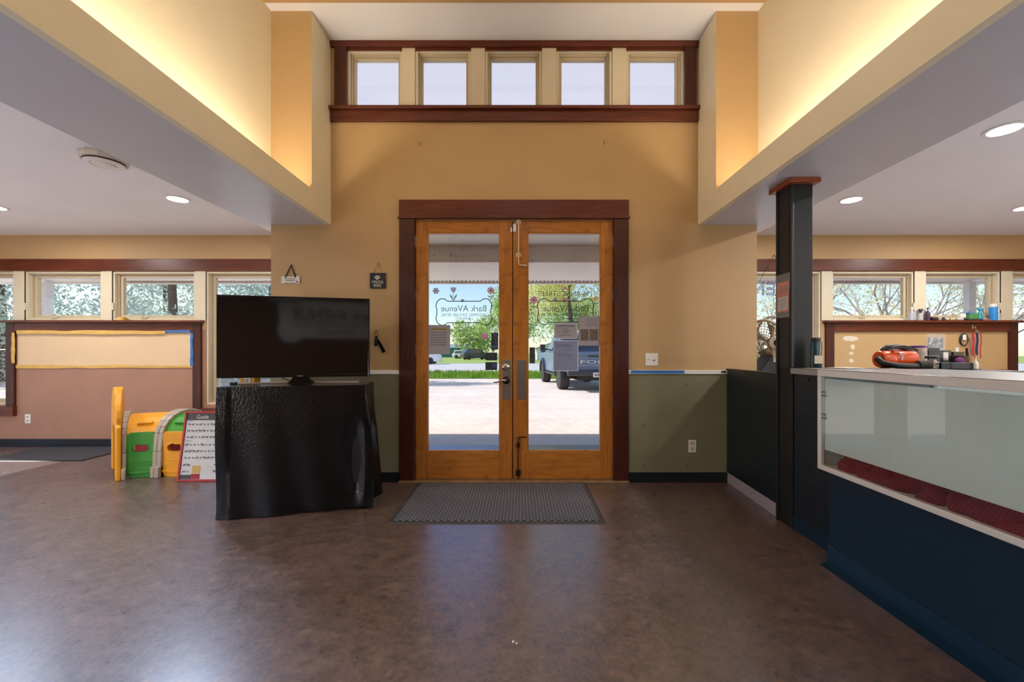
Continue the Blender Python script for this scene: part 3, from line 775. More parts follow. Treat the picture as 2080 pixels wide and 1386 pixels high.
# keys on hook
t = thing('key_fob', 'black key fob and remote hanging from a hook beside the television', 'keys', (wx(769), DY - .012, PZ(715, DY)))
q = MB().cyl((wx(765.5), DY, PZ(673, DY)), (wx(765.5), DY - .03, PZ(673, DY)), .004, n=8); q.build('hook', bronze, t)
q = MB().tube([(wx(765.5) + .017 * cos(a * pi / 8), DY - .016, PZ(679, DY) + .022 * sin(a * pi / 8)) for a in range(16)], .0025, 6, closed=True); q.build('key_ring', bronze, t)
MB().hexa([(wx(761), DY - .02, PZ(703, DY)), (wx(768), DY - .02, PZ(703, DY)), (wx(768), DY - .004, PZ(703, DY)), (wx(761), DY - .004, PZ(703, DY))], [(wx(762.5), DY - .02, PZ(684, DY)), (wx(768.5), DY - .02, PZ(684, DY)), (wx(768.5), DY - .004, PZ(684, DY)), (wx(762.5), DY - .004, PZ(684, DY))]).build('leather_fob', black, t, bevel=.005)
MB().hexa([(wx(778.5), DY - .02, PZ(717, DY)), (wx(784.5), DY - .02, PZ(714.5, DY)), (wx(784.5), DY - .006, PZ(714.5, DY)), (wx(778.5), DY - .006, PZ(717, DY))], [(wx(766.5), DY - .02, PZ(692, DY)), (wx(770.5), DY - .02, PZ(690, DY)), (wx(770.5), DY - .006, PZ(690, DY)), (wx(766.5), DY - .006, PZ(692, DY))]).build('remote', blackg, t, bevel=.003)

# ------------------------------------------------------------------ door mat
t = thing('door_mat', 'grey rectangular ribbed door mat in front of the double door', 'doormat', (-.165, 3.42, 0))
MB().box(-.90, .57, 3.01, 3.85, .002, .013).build('ribbed_pile', matm, t)
q = MB(); q.hexa([(-.94, 2.97, 0), (.61, 2.97, 0), (.61, 3.88, 0), (-.94, 3.88, 0)], [(-.925, 2.985, .009), (.595, 2.985, .009), (.595, 3.868, .009), (-.925, 3.868, .009)])
q.build('rubber_border', mat('grey_rubber', (66, 66, 68), .6), t)
# second mat at the left wall
t = thing('entrance_mat', 'flat dark grey mat lying along the wall under the left windows', 'doormat', (-5.43, 5.03, 0))
m2 = mat('charcoal_ribbed_carpet', (62, 64, 72), .85, var=.12, vs=40, bump=.6, bs=140)
MB().box(-6.0, -4.86, 4.70, 5.36, .002, .009).build('mat_pile', m2, t)
MB().hexa([(-6.03, 4.67, 0), (-4.83, 4.67, 0), (-4.83, 5.385, 0), (-6.03, 5.385, 0)], [(-6.02, 4.68, .006), (-4.84, 4.68, .006), (-4.84, 5.38, .006), (-6.02, 5.38, .006)]).build('rubber_border', black, t)
q = MB(); q.ball((-.028, 1.76, .004), .005, 8).ball((-.014, 1.752, .003), .004, 8)
tag(q.build('floor_crumb', plw, smooth=60), 'tiny pale crumb lying on the bare floor before the mat', 'debris')

# ------------------------------------------------------------------ covered cart with television
CA = math.atan2(.19, 1.0)
MC = Matrix.Translation((-2.185, 3.05, 0)) @ Matrix.Rotation(CA, 4, 'Z')   # local: x along front, y to the back
CW, CD, CT = 1.02, .40, .955
t = thing('covered_cart', 'low cart draped in black crocodile-pattern vinyl beside the door', 'cart', MC @ Vector((CW / 2, CD / 2, 0)))
q = MB(MC)
def per(u):   # perimeter back-left -> front-left -> front-right -> back-right
    L = CD + CW + CD; s_ = u * L
    if s_ < CD: return Vector((0, CD - s_)), Vector((-1, 0)), s_ / CD * .0, 0
    if s_ < CD + CW: return Vector((s_ - CD, 0)), Vector((0, -1)), (s_ - CD) / CW, 1
    return Vector((CW, s_ - CD - CW)), Vector((1, 0)), (s_ - CD - CW) / CD, 2
def sheet(u, v):
    p, n, w, side = per(u); z = CT * (1 - v) + .004 * v
    k = v; off = 0
    s_ = u * (2 * CD + CW)
    off += .005 * sin(s_ * 9 + 1) * k * k
    if side == 2:
        off += (.012 + .05 * sin(w * 9 + 2.5 * v) * k) * min(1, v * 2.5) + .02 * k
        p = p + Vector((0, w * .24 * k * k))
    if side == 1:
        off += .006 * sin(w * 20 + z * 3) * k + .035 * (1 - w) * k * k
        if w > .8: off += -.05 * math.exp(-((w - .93) / .05) ** 2) * max(0, sin(pi * min(1, (v - .25) / .75))) if v > .25 else 0
        if w < .08: off += .02 * sin(v * 5) 
        p = p + Vector(((w - .5) * .0 + (.018 if w < .04 else 0) * 0, 0))
        z += .018 * v * w + (.01 * v if w > .5 else 0)
    if side == 0: off += .03 * sin(v * 6 + 1) * k
    if u < CD / (2 * CD + CW) + .01 and side == 0: p = p
    q_ = p + n * off
    return (q_.x, q_.y, z)
q.grid(sheet, 150, 44)
b2 = len(q.v)
q.box(.004, CW - .004, .004, CD, CT - .012, CT + .0005)
q.build('vinyl_cover', croc, t, smooth=60)
fl = mat('pale_laminate', (150, 152, 160), .25)
for x_, y_ in ((.06, .05), (CW - .06, .05), (.06, CD - .06), (CW - .06, CD - .06)):
    MB(MC).cyl((x_ - .012, y_, .03), (x_ + .012, y_, .03), .03, n=18).box(x_ - .018, x_ + .018, y_ - .01, y_ + .01, .035, .075).build('caster', cable, t, smooth=40)
MB(MC).box(.03, CW - .03, .03, CD - .03, .075, CT - .02).build('cart_body', black, t)
# television
TA = radians(13.6)
MT = Matrix.Translation((-2.317, 3.235, 0)) @ Matrix.Rotation(TA, 4, 'Z')
TW, TZ0, TZ1 = 1.108, 1.008, 1.648
t = thing('television', 'large flat black television standing on the covered cart', 'television', MT @ Vector((TW / 2, .05, CT)))
scr = mat('dark_glossy_screen', (7, 8, 9), .06, var=0, spec=.75)
MB(MT).box(.012, TW - .012, -.002, .01, TZ0 + .022, TZ1 - .012).build('screen', scr, t)
q = MB(MT); q.box(0, .012, -.005, .035, TZ0, TZ1).box(TW - .012, TW, -.005, .035, TZ0, TZ1).box(.012, TW - .012, -.005, .035, TZ1 - .012, TZ1).box(.012, TW - .012, -.005, .035, TZ0, TZ0 + .022)
bz = q.build('bezel', blackg, t, bevel=.002)
q = MB(MT).box(.012, TW - .012, .012, .04, TZ0 + .01, TZ1 - .01); q.hexa([(.2, .04, TZ0 + .04), (TW - .2, .04, TZ0 + .04), (TW - .2, .04, TZ0 + .045), (.2, .04, TZ0 + .045)], [(.2, .075, TZ0 + .06), (TW - .2, .075, TZ0 + .06), (TW - .25, .075, TZ0 + .4), (.25, .075, TZ0 + .4)])
q.build('back_shell', black, t)
q = MB(); add_text(q, 'SAMSUNG', .565, .605, TZ0 + .006, TZ0 + .014, -.0056); q.v = [MT @ v for v in q.v]; q.build('brand_lettering', mat('silver_print', (200, 200, 205), .3), t)
q = MB(MT).hexa([(.48, .02, CT + .006), (.68, .02, CT + .006), (.68, .10, CT + .006), (.48, .10, CT + .006)], [(.545, .02, TZ0 + .02), (.615, .02, TZ0 + .02), (.615, .07, TZ0 + .02), (.545, .07, TZ0 + .02)])
q.build('stand_neck', blackg, t, bevel=.006)
q = MB(MT); n = 24; top = []; bot = []
for i in range(n + 1):
    u = -1 + 2 * i / n; x_ = .58 + u * .44; arc = -.05 * (u * u) ; top.append((x_, .115 - abs(u) * .03 + arc)); bot.append((x_, .06 + arc * 1.0 - (1 - u * u) * .0 - .005))
q.prism(bot + top[::-1], CT + .001, CT + .013, 'z'); q.build('stand_foot', mat('brushed_silver_foot', (176, 164, 150), .35, .6), t, bevel=.002)
q = MB(MT).tube([(.42, .05, TZ0 + .01), (.46, .06, TZ0 - .02), (.52, .09, CT + .012), (.6, .12, CT + .008), (.8, .13, CT + .006)], .004, 6); q.build('power_cable', cable, t)
MB(MT).box(.085, .135, -.002, .03, CT + .001, CT + .02).build('rolled_strap', black, t, bevel=.006)
# box standing behind the television
bx = PXx(512, 3.44)
t = thing('yellow_box', 'small yellow and black box behind the television on the cart', 'box', (bx, 3.42, CT))
B(PXx(497, 3.42), PXx(526, 3.42), 3.36, 3.44, CT + .001, CT + .07).build('box_body', mat('yellow_cardboard', (226, 170, 40), .5), t, bevel=.002)
B(PXx(496, 3.36) , PXx(509, 3.36), 3.356, 3.36, CT + .002, CT + .066).build('label_panel', plw, t)
q = MB(); add_text(q, 'EL', 0, 1, 0, 1, 0); q.v = [Vector((PXx(501 + v.z * 5, 3.36), 3.3552, CT + .062 - v.x * .05)) for v in q.v]; q.build('lettering', black, t)

# ------------------------------------------------------------------ play tunnel
yel = mat('orange_yellow_plastic', (244, 168, 32), .38, var=.02); grn = mat('grass_green_plastic', (64, 150, 48), .38, var=.02)
gry = mat('warm_grey_plastic', (178, 166, 152), .42, var=.02); redp = mat('red_plastic', (168, 34, 26), .45)
T0 = 4.06; TD = .62
t = thing('play_tunnel', 'yellow and green plastic toddler crawl tunnel behind the dog guide poster', 'toy tunnel', (-3.25, T0 + TD / 2, 0))
class WM(MB):
    def add(s, vs, fs, m=0):
        b = len(s.v)
        for v in vs:
            v = Vector(v); x = v.x - xb; rad = .41 + v.y - T0
            if x < 0:
                ph = x / .33 * radians(42.5); s.v.append(Vector((-3.5 + sin(ph) * rad, 3.69 + cos(ph) * rad, v.z)))
            else: s.v.append(Vector((-3.5 + x, 3.69 + rad, v.z)))
        for f in fs: s.f.append([i + b for i in f]); s.m.append(m)
        return s
def arch_pts(gy=0.0, n=10):   # (y,z) outline from near foot over the top to far foot
    out = [(T0 - gy, 0), (T0 - gy + .01, .25), (T0 - gy + .03, .42)]
    for i in range(1, n):
        a = pi * i / n; out.append((T0 + TD / 2 - (TD / 2 - .04 + gy) * cos(a), .42 + (.165 + gy) * sin(a)))
    out += [(T0 + TD + gy - .03, .42), (T0 + TD + gy - .01, .25), (T0 + TD + gy, 0)]
    return out
def arch_strip(mb, pts, x0, x1, th=.02):
    cy, cz = T0 + TD / 2, .25
    ins = [(y + (cy - y) / abs(cy - y + 1e-6) * th * (1 if z < .43 else abs(cos(math.atan2(z - .42, y - cy)))), z - (0 if z < .43 else th)) for y, z in pts]
    for i in range(len(pts) - 1):
        a, b_, c2, d = pts[i], pts[i + 1], ins[i + 1], ins[i]
        mb.hexa([(x0, a[0], a[1]), (x1, a[0], a[1]), (x1, d[0], d[1]), (x0, d[0], d[1])], [(x0, b_[0], b_[1]), (x1, b_[0], b_[1]), (x1, c2[0], c2[1]), (x0, c2[0], c2[1])])
ap = arch_pts()
xa, xb, xc = -3.80, -3.47, -2.78
def tun_seg(x0, x1, side_m, roof_m, hx0, hx1):
    # near side panel with a window opening
    q = WM(); cx, cz = (hx0 + hx1) / 2, .285; n = 24; outer = []; inner = []
    for i in range(n):
        a = 2 * pi * i / n + pi / n
        c_, s_ = cos(a), sin(a); k = max(abs(c_), abs(s_)); ex = (c_ / k, s_ / k)
        outer.append((cx + ((x1 - cx) if ex[0] > 0 else (cx - x0)) * ex[0], .435 * .5 + .2175 * ex[1]))
        kk = (abs(c_) ** 3.5 + abs(s_) ** 3.5) ** (-1 / 3.5)
        wob = .008 * (1 if sin(6 * a) > 0 else 0) if s_ > .2 else 0
        inner.append((cx + (hx1 - hx0) / 2 * c_ * kk, cz + .038 * s_ * kk - wob))
    q.ring(outer, inner, T0 + .0, T0 + .028, 'y'); q.build('side_panel', side_m, t, bevel=.003)
    q = WM(); q.ring([(p[0] + (p[0] - cx) * .06, p[1] + (p[1] - cz) * .12) for p in inner], inner, T0 - .006, T0, 'y'); q.build('window_rim', side_m, t)
    q = WM()
    for k in range(6): arch_strip(q, ap[2:-2], x0 + (x1 - x0) * k / 6, x0 + (x1 - x0) * (k + 1) / 6)
    q.build('roof_panel', roof_m, t, smooth=35)
    q = WM().tube([(x0 + .07 + (x1 - x0 - .14) * k / 6, T0 + .075, .515) for k in range(7)], .013, 8); q.build('roof_rib', roof_m, t, smooth=50)
    WM().box(x0, x1, T0 + TD - .03, T0 + TD, 0, .43).build('side_panel', redp, t)
    q = WM()
    for z in (.045, .12, .155): q.box(x0 + .01, x1 - .01, T0 - (.012 if z < .05 else .003), T0 + .002, z, z + (.022 if z < .05 else .006))
    q.build('skirt_ridges', side_m, t, bevel=.002)
tun_seg(xa + .05, xb - .03, grn, yel, -3.70, -3.57); tun_seg(xb + .03, xc, yel, grn, -3.38, -3.25)
for xx, w in ((xa + .035, .018), (xb - .022, .022), (xb + .022, .022), (xc + .02, .022)):
    q = WM(); arch_strip(q, arch_pts(.032), xx - w, xx + w, .06); q.box(xx - w, xx + w, T0 - .055, T0 + .02, 0, .11); q.build('grey_arch', gry, t, bevel=.008, smooth=40)
# front plate with a scalloped head outline
pts = [(T0 - .05, 0), (T0 - .05, .5)]
for i in range(17):
    a = pi - pi * i / 16; rr = .335 + .022 * abs(sin(a * 4)); pts.append((T0 + TD / 2 + rr * cos(a), .52 + rr * .98 * sin(a)))
pts += [(T0 + TD + .05, .5), (T0 + TD + .05, 0), (T0 + TD - .08, 0), (T0 + TD - .08, .36)]
for i in range(1, 8): pts.append((T0 + TD / 2 + .23 * cos(pi * i / 8), .36 + .14 * sin(pi * i / 8)))
pts += [(T0 + .08, .36), (T0 + .08, 0)]
q = WM().prism(pts, xa - .03, xa + .015, 'x'); q.build('front_plate', yel, t, bevel=.012, seg=3)

# ------------------------------------------------------------------ dog guide poster
pz = .655; ang = math.atan2(.11, .64)
MP = Matrix.Translation((-3.19, 3.94, .0)) @ Matrix.Rotation(radians(2), 4, 'Z') @ Matrix.Rotation(-ang, 4, 'X')
t = thing('dog_guide_poster', 'red-framed dog breed guide poster leaning against the toy tunnel', 'poster', (-2.9, 3.96, 0))
PWd = .56; PH = .65
redf = mat('red_lacquer_frame', (168, 30, 44), .35)
q = MB(MP); w = .02
q.box(0, w, -.012, .012, 0, PH).box(PWd - w, PWd, -.012, .012, 0, PH).box(w, PWd - w, -.012, .012, 0, w).box(w, PWd - w, -.012, .012, PH - w, PH)
q.build('frame', redf, t, bevel=.003)
MB(MP).box(w, PWd - w, -.002, .006, w, PH - w).build('sheet', mat('poster_paper', (206, 208, 212), .4), t)
MB(MP).box(w, PWd - w, -.0032, -.002, PH - .085, PH - w).build('header_band', mat('chalkboard_print', (58, 62, 74), .5), t)
q = MB(); add_text(q, 'Guide', .11, .22, PH - .072, PH - .032, -.0036); q.v = [MP @ v for v in q.v]; q.build('lettering', chalk, t)
dog = [(-.5, .1), (-.45, .3), (.15, .28), (.25, .5), (.4, .55), (.5, .42), (.62, .36), (.58, .26), (.4, .22), (.34, .02), (.33, -.5), (.25, -.5), (.22, -.08), (-.25, -.08), (-.34, -.22), (-.3, -.5), (-.4, -.5), (-.46, -.15), (-.52, .02), (-.65, .22)]
q = MB(MP); random.seed(11)
for j, z in enumerate((.525, .465, .405, .335, .275, .215, .15, .09)):
    for i in range(14):
        x_ = .05 + i * .035
        if j >= 6 and .12 < x_ < .30: continue
        if x_ > PWd - .04: continue
        s_ = random.uniform(.016, .03); fl_ = random.choice((1, -1))
        q.prism([(x_ + a * s_ * fl_, z + b_ * s_) for a, b_ in dog], -.0032, -.002, 'y')
for z, l in ((.555, .05), (.37, .05), (.12, .0)):
    if l: q.box(.035, .035 + l, -.003, -.002, z, z + .004)
q.build('dog_silhouettes', mat('grey_print', (76, 74, 78), .6, var=.3, vs=30), t)
q = MB(MP).box(.125, .20, -.0032, -.002, .075, .145); q.build('yellow_block', mat('ochre_print', (206, 168, 96), .6), t)
MB(MP).box(w + .002, .12, -.0032, -.002, w + .002, .062).build('grey_block', mat('slate_print', (70, 72, 80), .6), t)
MB(MP).box(.12, .20, -.0032, -.002, w + .002, .07).build('red_block', mat('crimson_print', (160, 40, 56), .6), t)

# ------------------------------------------------------------------ right: partition, column, counters
t = thing('low_partition', 'black low partition panel running from the green wall to the column', 'partition', (1.91, 3.5, 0))
MB().hexa([(1.875, 3.08, .10), (1.925, 3.08, .10), (1.965, DY - .001, .10), (1.915, DY - .001, .10)], [(1.875, 3.08, 1.055), (1.925, 3.08, 1.055), (1.965, DY - .001, 1.055), (1.915, DY - .001, 1.055)]).build('panel', pebble, t)
MB().hexa([(1.88, 3.08, .0), (1.92, 3.08, .0), (1.96, DY - .02, .0), (1.92, DY - .02, .0)], [(1.88, 3.08, .1), (1.92, 3.08, .1), (1.96, DY - .02, .1), (1.92, DY - .02, .1)]).build('kick_strip', mat('pale_grey_strip', (150, 140, 150), .4), t)
t = thing('support_column', 'square black column with a wooden collar rising from the counter end', 'column', (1.93, 2.98, 0))
CX0, CX1, CY0, CY1 = 1.86, 2.0, 2.89, 3.06
B(CX0, CX1, CY0, CY1, 0, SO - .03).build('shaft', black, t, bevel=.004)
B(CX0 - .004, CX0, CY0 + .03, CY1 - .02, 1.10, SO - .03).build('side_panel', pebble, t)
for y_ in (CY0 - .004, CY1 - .02): B(CX0 - .01, CX0 + .01, y_, y_ + .022, 0 if y_ > 3 else 1.105, SO - .03).build('corner_trim', basem, t, bevel=.003)
red = wood('cherry_collar', (120, 52, 22), (164, 84, 44), 'x')
B(CX0 - .04, CX1 + .03, CY0 - .04, CY1 + .04, SO - .035, SO - .001).build('collar', red, t, bevel=.004)
# notice in a plastic sleeve on the column
xx = CX0 - .012
def cpt(px, py): # on the aisle face of the column
    Y = xx * F / (px - PX); return (Y, PZ(py, Y))
t = thing('column_notice', 'orange and white printed notice in a clear sleeve taped on the column', 'paper notice', (xx, 2.98, 1.45))
ya, yb_ = 2.90, 3.045; za, zb = 1.47, 1.73
B(xx - .001, xx, ya + .008, yb_ - .008, za + .02, zb - .03).build('sheet', mat('orange_print', (206, 104, 62), .6, var=.1, vs=20), t)
B(xx - .0016, xx - .001, ya + .02, yb_ - .022, za + .035, za + .125).build('white_panel', mat('paper_white', (214, 210, 206), .6), t)
q = MB()
for i in range(8): q.box(xx - .0022, xx - .0016, ya + .028, yb_ - .03, za + .045 + i * .0095, za + .048 + i * .0095)
for i in range(4): q.box(xx - .0016, xx - .001, ya + .02, yb_ - .03, za + .16 + i * .011, za + .164 + i * .011)
q.build('printed_lines', papd, t)
q = MB().grid(lambda u, v: (xx - .004 - .003 * sin(u * 9 + v * 5), ya - .006 + u * (yb_ - ya + .012), za - .02 + v * (zb - za + .045)), 8, 12); q.build('plastic_sleeve', film('clear_sleeve', (235, 238, 242), .22, .15), t, smooth=60)

# end counter (textured) with its worktop
t = thing('end_counter', 'pebbled dark counter end below the column with a grey worktop edge', 'counter', (2.3, 2.75, 0))
B(1.868, 2.05, 2.44, 2.885, .095, 1.06).build('side_panel', pebble, t)
B(1.862, 2.05, 2.44, 2.885, 0, .10).build('kick_board', teal, t, bevel=.003)
B(2.05, 3.45, 2.60, 2.88, 0, 1.06).build('cabinet_body', teal, t)
lam = mat('grey_laminate', (150, 148, 152), .3, var=.04, vs=6)
B(1.85, 2.92, 2.43, 2.886, 1.06, 1.10).build('worktop', mat('charcoal_worktop', (78, 76, 82), .28, var=.05), t, bevel=.003)
B(1.845, 1.85, 2.43, 2.886, 1.062, 1.098).build('edge_band', lam, t)
MB().lathe([(.006, 0), (.006, -.004)], (1.868, 2.74, 1.03), 12, ax='x').build('plug', black, t)
B(1.860, 1.867, 2.45, 2.50, .98, 1.04).build('cardboard_tab', mat('kraft_card', (176, 122, 70), .7), t)

# display case
SX = 1.70; CYE = 2.42; CY_ = -2.2
t = thing('display_case', 'long glass display counter with aluminium rails and frosted front', 'display counter', (2.05, .5, 0))
B(1.765, 2.38, CY_, CYE - .0, .10, .545).build('lower_body', teal, t)
q = MB().prism([(1.71, 0), (1.755, .012), (1.757, .1), (1.765, .104), (1.8, .104), (1.8, 0)], CY_, CYE, 'y'); q.build('cove_base', basem if 0 else mat('dark_blue_cove', (8, 42, 66), .25), t)
alu = mat('anodised_aluminium', (226, 224, 224), .35, .35, var=.02)
def alub(*a, nm='rail'): return B(*a).build(nm, alu, t, bevel=.002)
alub(SX, SX + .03, CY_, CYE, .545, .572, nm='bottom_rail'); alub(SX, SX + .02, CY_, CYE, 1.072, 1.108, nm='top_rail')
alub(SX, SX + .02, CYE - .028, CYE, .572, 1.072, nm='corner_post'); alub(2.34, 2.36, CYE - .028, CYE, .572, 1.072, nm='corner_post')
B(SX + .01, 2.38, CY_, CYE, .545, .566).build('case_floor', mat('case_floor_white', (200, 200, 196), .5), t)
B(SX + .004, 2.38, CY_, CYE - .001, 1.098, 1.112).build('top_slab', lam, t, bevel=.002)
B(2.36, 2.38, CY_, CYE, .566, 1.098).build('back_doors', film('sliding_doors_white', (215, 222, 222), .98, .4, .7), t)
B(SX + .02, 2.36, CYE - .012, CYE - .006, .566, 1.098).build('end_glass', film('frosted_glass', (196, 206, 206), .92, .35, .4), t)
B(SX + .006, SX + .010, CY_, CYE - .028, .572, 1.072).build('front_glass', paneg, t)
B(SX + .011, SX + .0125, CY_, CYE - .045, .662, 1.06).build('frosted_film', film('frosted_film', (224, 238, 238), .97, .4, .5), t)
q = MB()
for z in (.985, .965, .86, .84): q.box(SX + .002, SX + .004, CYE - .06, CYE - .03, z - .006, z + .004)
q.build('tape_strips', mat('grey_tape', (112, 112, 116), .6), t)
# towels in the case
tow = mat('burgundy_terry', (98, 20, 40), .95, var=.15, vs=30, bump=.9, bs=160)
random.seed(4)
from mathutils import noise as mn
def towel(y0, y1, x0, x1, h, label, seed):
    def fn(u, v):
        a = pi * v; y_ = y0 + (y1 - y0) * u; e = 1 - abs(2 * u - 1) ** 16
        nn = mn.noise(Vector((y_ * 5, v * 3, seed))) * .4 + mn.noise(Vector((y_ * 16 + v * 4, v * 7, seed))) * .34 + .1 * sin(y_ * 22 + v * 5)
        r = (1 + nn * .8) * (.7 + .3 * e)
        xm = (x0 + x1) / 2; return (xm - (x1 - x0) / 2 * cos(a) * min(1.0, r), y_, .568 + h * max(0, sin(a)) ** .7 * r)
    q = MB().grid(fn, 70, 18); o = q.build('folded_towel', tow, smooth=80); return tag(o, label, 'towel', 'burgundy towels in the display case')
towel(1.755, 2.32, SX + .03, SX + .30, .125, 'burgundy towel at the column end of the display case', 1)
towel(1.06, 1.745, SX + .03, SX + .32, .13, 'burgundy towel bunched in the middle of the display case', 5)
towel(.1, 1.05, SX + .03, SX + .34, .13, 'burgundy towel in the display case where the picture ends', 9)
# papers, soap bottle on the worktop by the column
WT = 1.10
def lp(px, py, Y): return P(px, py, Y)
t = thing('paper_stack', 'loose stack of printed papers lying on the worktop at the column foot', 'papers', (1.98, 2.74, WT))
for i, (a, w_, h_) in enumerate(((.1, .22, .16), (-.2, .2, .14), (.35, .16, .12))):
    M_ = Matrix.Translation((1.99 + i * .04, 2.73 - i * .02, WT + .001 + i * .003)) @ Matrix.Rotation(a, 4, 'Z')
    MB(M_).box(-w_ / 2, w_ / 2, -h_ / 2, h_ / 2, 0, .0025).build('sheet', [mat('cream_paper', (206, 196, 180), .6), mat('dark_print_paper', (60, 72, 84), .6, var=.4, vs=40), plw][i], t)
bottleY = 2.80; cxp = PXx(1658, bottleY)
t = thing('shampoo_pouch', 'teal and black grooming product bottle standing beside the column', 'bottle', (cxp, bottleY, WT))
def slab_bottle(prof, cx, cy, z0, m_, nm, par, sy=.5, n=24):
    return MB().lathe([(r_, z0 + h_) for r_, h_ in prof], (cx, cy, 0), n, sy=sy).build(nm, m_, par, smooth=40)
slab_bottle([(.030, 0), (.036, .004), (.038, .05), (.034, .10), (.037, .15), (.034, .175)], cxp, bottleY, WT + .001, mat('teal_black_label', (14, 62, 74), .3, var=.5, vs=26), 'bottle_body', t, .55)
B(cxp - .028, cxp + .026, bottleY - .0245, bottleY - .021, WT + .032, WT + .085).build('cream_label', mat('cream_label', (214, 200, 176), .6), t, bevel=.002)
slab_bottle([(.028, 0), (.030, .006), (.030, .022), (.024, .028)], cxp - .002, bottleY, WT + .176, black, 'cap', t, .6)
# hand-held pet dryer
Yd = 2.72
t = thing('pet_dryer', 'orange grooming blower with a black ribbed hose on the worktop', 'hair dryer', P(1818, 748, Yd))
org = mat('orange_plastic', (222, 84, 26), .3, var=.03)
zc = PZ(730, Yd); x0, x1 = PXx(1782, Yd), PXx(1857, Yd)
q = MB().lathe([(.02, x0), (.05, x0 + .008), (.058, x0 + .03), (.058, x0 + .075), (.053, x0 + .085), (.055, x0 + .09), (.056, x0 + .19), (.05, x1 - .01), (.03, x1)], (0, Yd, WT + .062), 28, ax='x')
q.build('motor_body', org, t, smooth=35)
q = MB().tube([(x0 + .01, Yd - .01, WT + .07), (x0 - .02, Yd - .03, WT + .06), (x0 - .015, Yd - .06, WT + .038), (x0 + .05, Yd - .085, WT + .024), (x0 + .13, Yd - .085, WT + .02), (x1 - .03, Yd - .08, WT + .02)], [.02, .02, .018, .018, .018, .018], 14)
q.build('hose', cable, t, smooth=60)
q = MB()
for i in range(7): q.lathe([(.026, i * .011), (.026, i * .011 + .006), (.02, i * .011 + .007), (.02, i * .011 + .011)], (x1 - .05, Yd - .08, WT + .028), 18, ax='x')
q.build('ribbed_nozzle', mat('dark_grey_rubber', (62, 58, 54), .6), t)
q = MB().tube([(x0 + .03, Yd, WT + .118), (x0 + .06, Yd, WT + .14), (x0 + .13, Yd, WT + .142), (x0 + .19, Yd, WT + .125), (x0 + .23, Yd, WT + .108)], [.012, .016, .016, .013, .01], 10); q.build('carry_handle', black, t, smooth=60)
q = MB()
for k in range(3): q.tube([(x0 + .02 + .2 * u / 12, Yd - .045, WT + .118 + (.03 - .006 * k) * sin(pi * u / 12)) for u in range(13)], .004, 6)
q.build('power_cord', cable, t)
MB().box(x0 + .06, x0 + .12, Yd - .05, Yd - .03, WT + .112, WT + .122).build('switch_plate', redp, t, bevel=.003)
MB().box(x0 + .105, x0 + .112, Yd - .059, Yd - .05, WT + .06, WT + .095).box(x0 + .095, x0 + .122, Yd - .059, Yd - .05, WT + .088, WT + .095).build('white_mark', chalk, t)
# treat tub
def tub(px0, px1, py0, Y, label):
    cx = PXx((px0 + px1) / 2, Y); r_ = (px1 - px0) / 2 / F * Y; h = PZ(py0, Y) - WT
    t = thing('treat_tub', label, 'tub', (cx, Y, WT))
    MB().lathe([(r_ * .84, .001), (r_ * .88, .01), (r_ * .97, h * .85), (r_ * .97, h * .9)], (cx, Y, WT), 28).build('tub_body', mat('milky_plastic', (206, 194, 182), .4), t, smooth=35)
    MB().lathe([(r_, h * .9), (r_ * 1.02, h * .92), (r_ * 1.02, h * .985), (r_ * .9, h)], (cx, Y, WT), 28).build('lid', mat('purple_lid', (112, 72, 140), .4), t, smooth=35)
    q = MB().grid(lambda u, v: (cx + (r_ * .95 + .001) * sin(-1.1 + 2.2 * u), Y - (r_ * .95 + .001) * cos(-1.1 + 2.2 * u), WT + h * (.2 + .55 * v)), 12, 2); q.build('label_sticker', mat('grey_label', (186, 176, 170), .5, var=.15, vs=40), t)
    return t
tub(1852, 1879, 702, 2.80, 'white tub with a purple lid behind the orange blower')
# cotton jar
Y = 2.66; cx = PXx(1893, Y)
t = thing('cotton_jar', 'glass jar of cotton balls with a dark lid on the worktop', 'jar', (cx, Y, WT))
MB().lathe([(.028, .001), (.036, .006), (.038, .045), (.034, .062), (.03, .068)], (cx, Y, WT), 24).build('jar_glass', glass('jar_glass', base=.1), t, smooth=40)
q = MB(); random.seed(3)
for i in range(26): q.ball((cx + random.uniform(-.02, .02), Y + random.uniform(-.02, .02), WT + .012 + random.uniform(0, .04)), .010, 6)
tag(q.build('cotton_balls', mat('cotton', (222, 206, 186), .95), t, smooth=80), kind='stuff')
MB().lathe([(.032, .068), (.034, .07), (.034, .082), (.028, .086)], (cx, Y, WT), 24).build('lid', black, t, smooth=40)
# black tray / organiser
t = thing('organiser_box', 'low black desk organiser box on the worktop', 'organiser box', (PXx(1943, 2.62), 2.62, WT))
Y = 2.62; a, b_ = PXx(1911, Y), PXx(1976, Y); c_ = PXx(1931, Y)
q = MB().box(a, b_, Y, Y + .006, WT + .001, WT + .043).box(a, a + .006, Y, Y + .12, WT + .001, WT + .043).box(b_ - .006, b_, Y, Y + .12, WT + .001, WT + .043).box(a, b_, Y + .114, Y + .12, WT + .001, WT + .043).box(a, b_, Y, Y + .12, WT + .001, WT + .006).box(c_ - .003, c_ + .003, Y, Y + .12, WT + .001, WT + .043)
q.build('tray', mat('black_acrylic', (22, 24, 32), .3), t, bevel=.001)
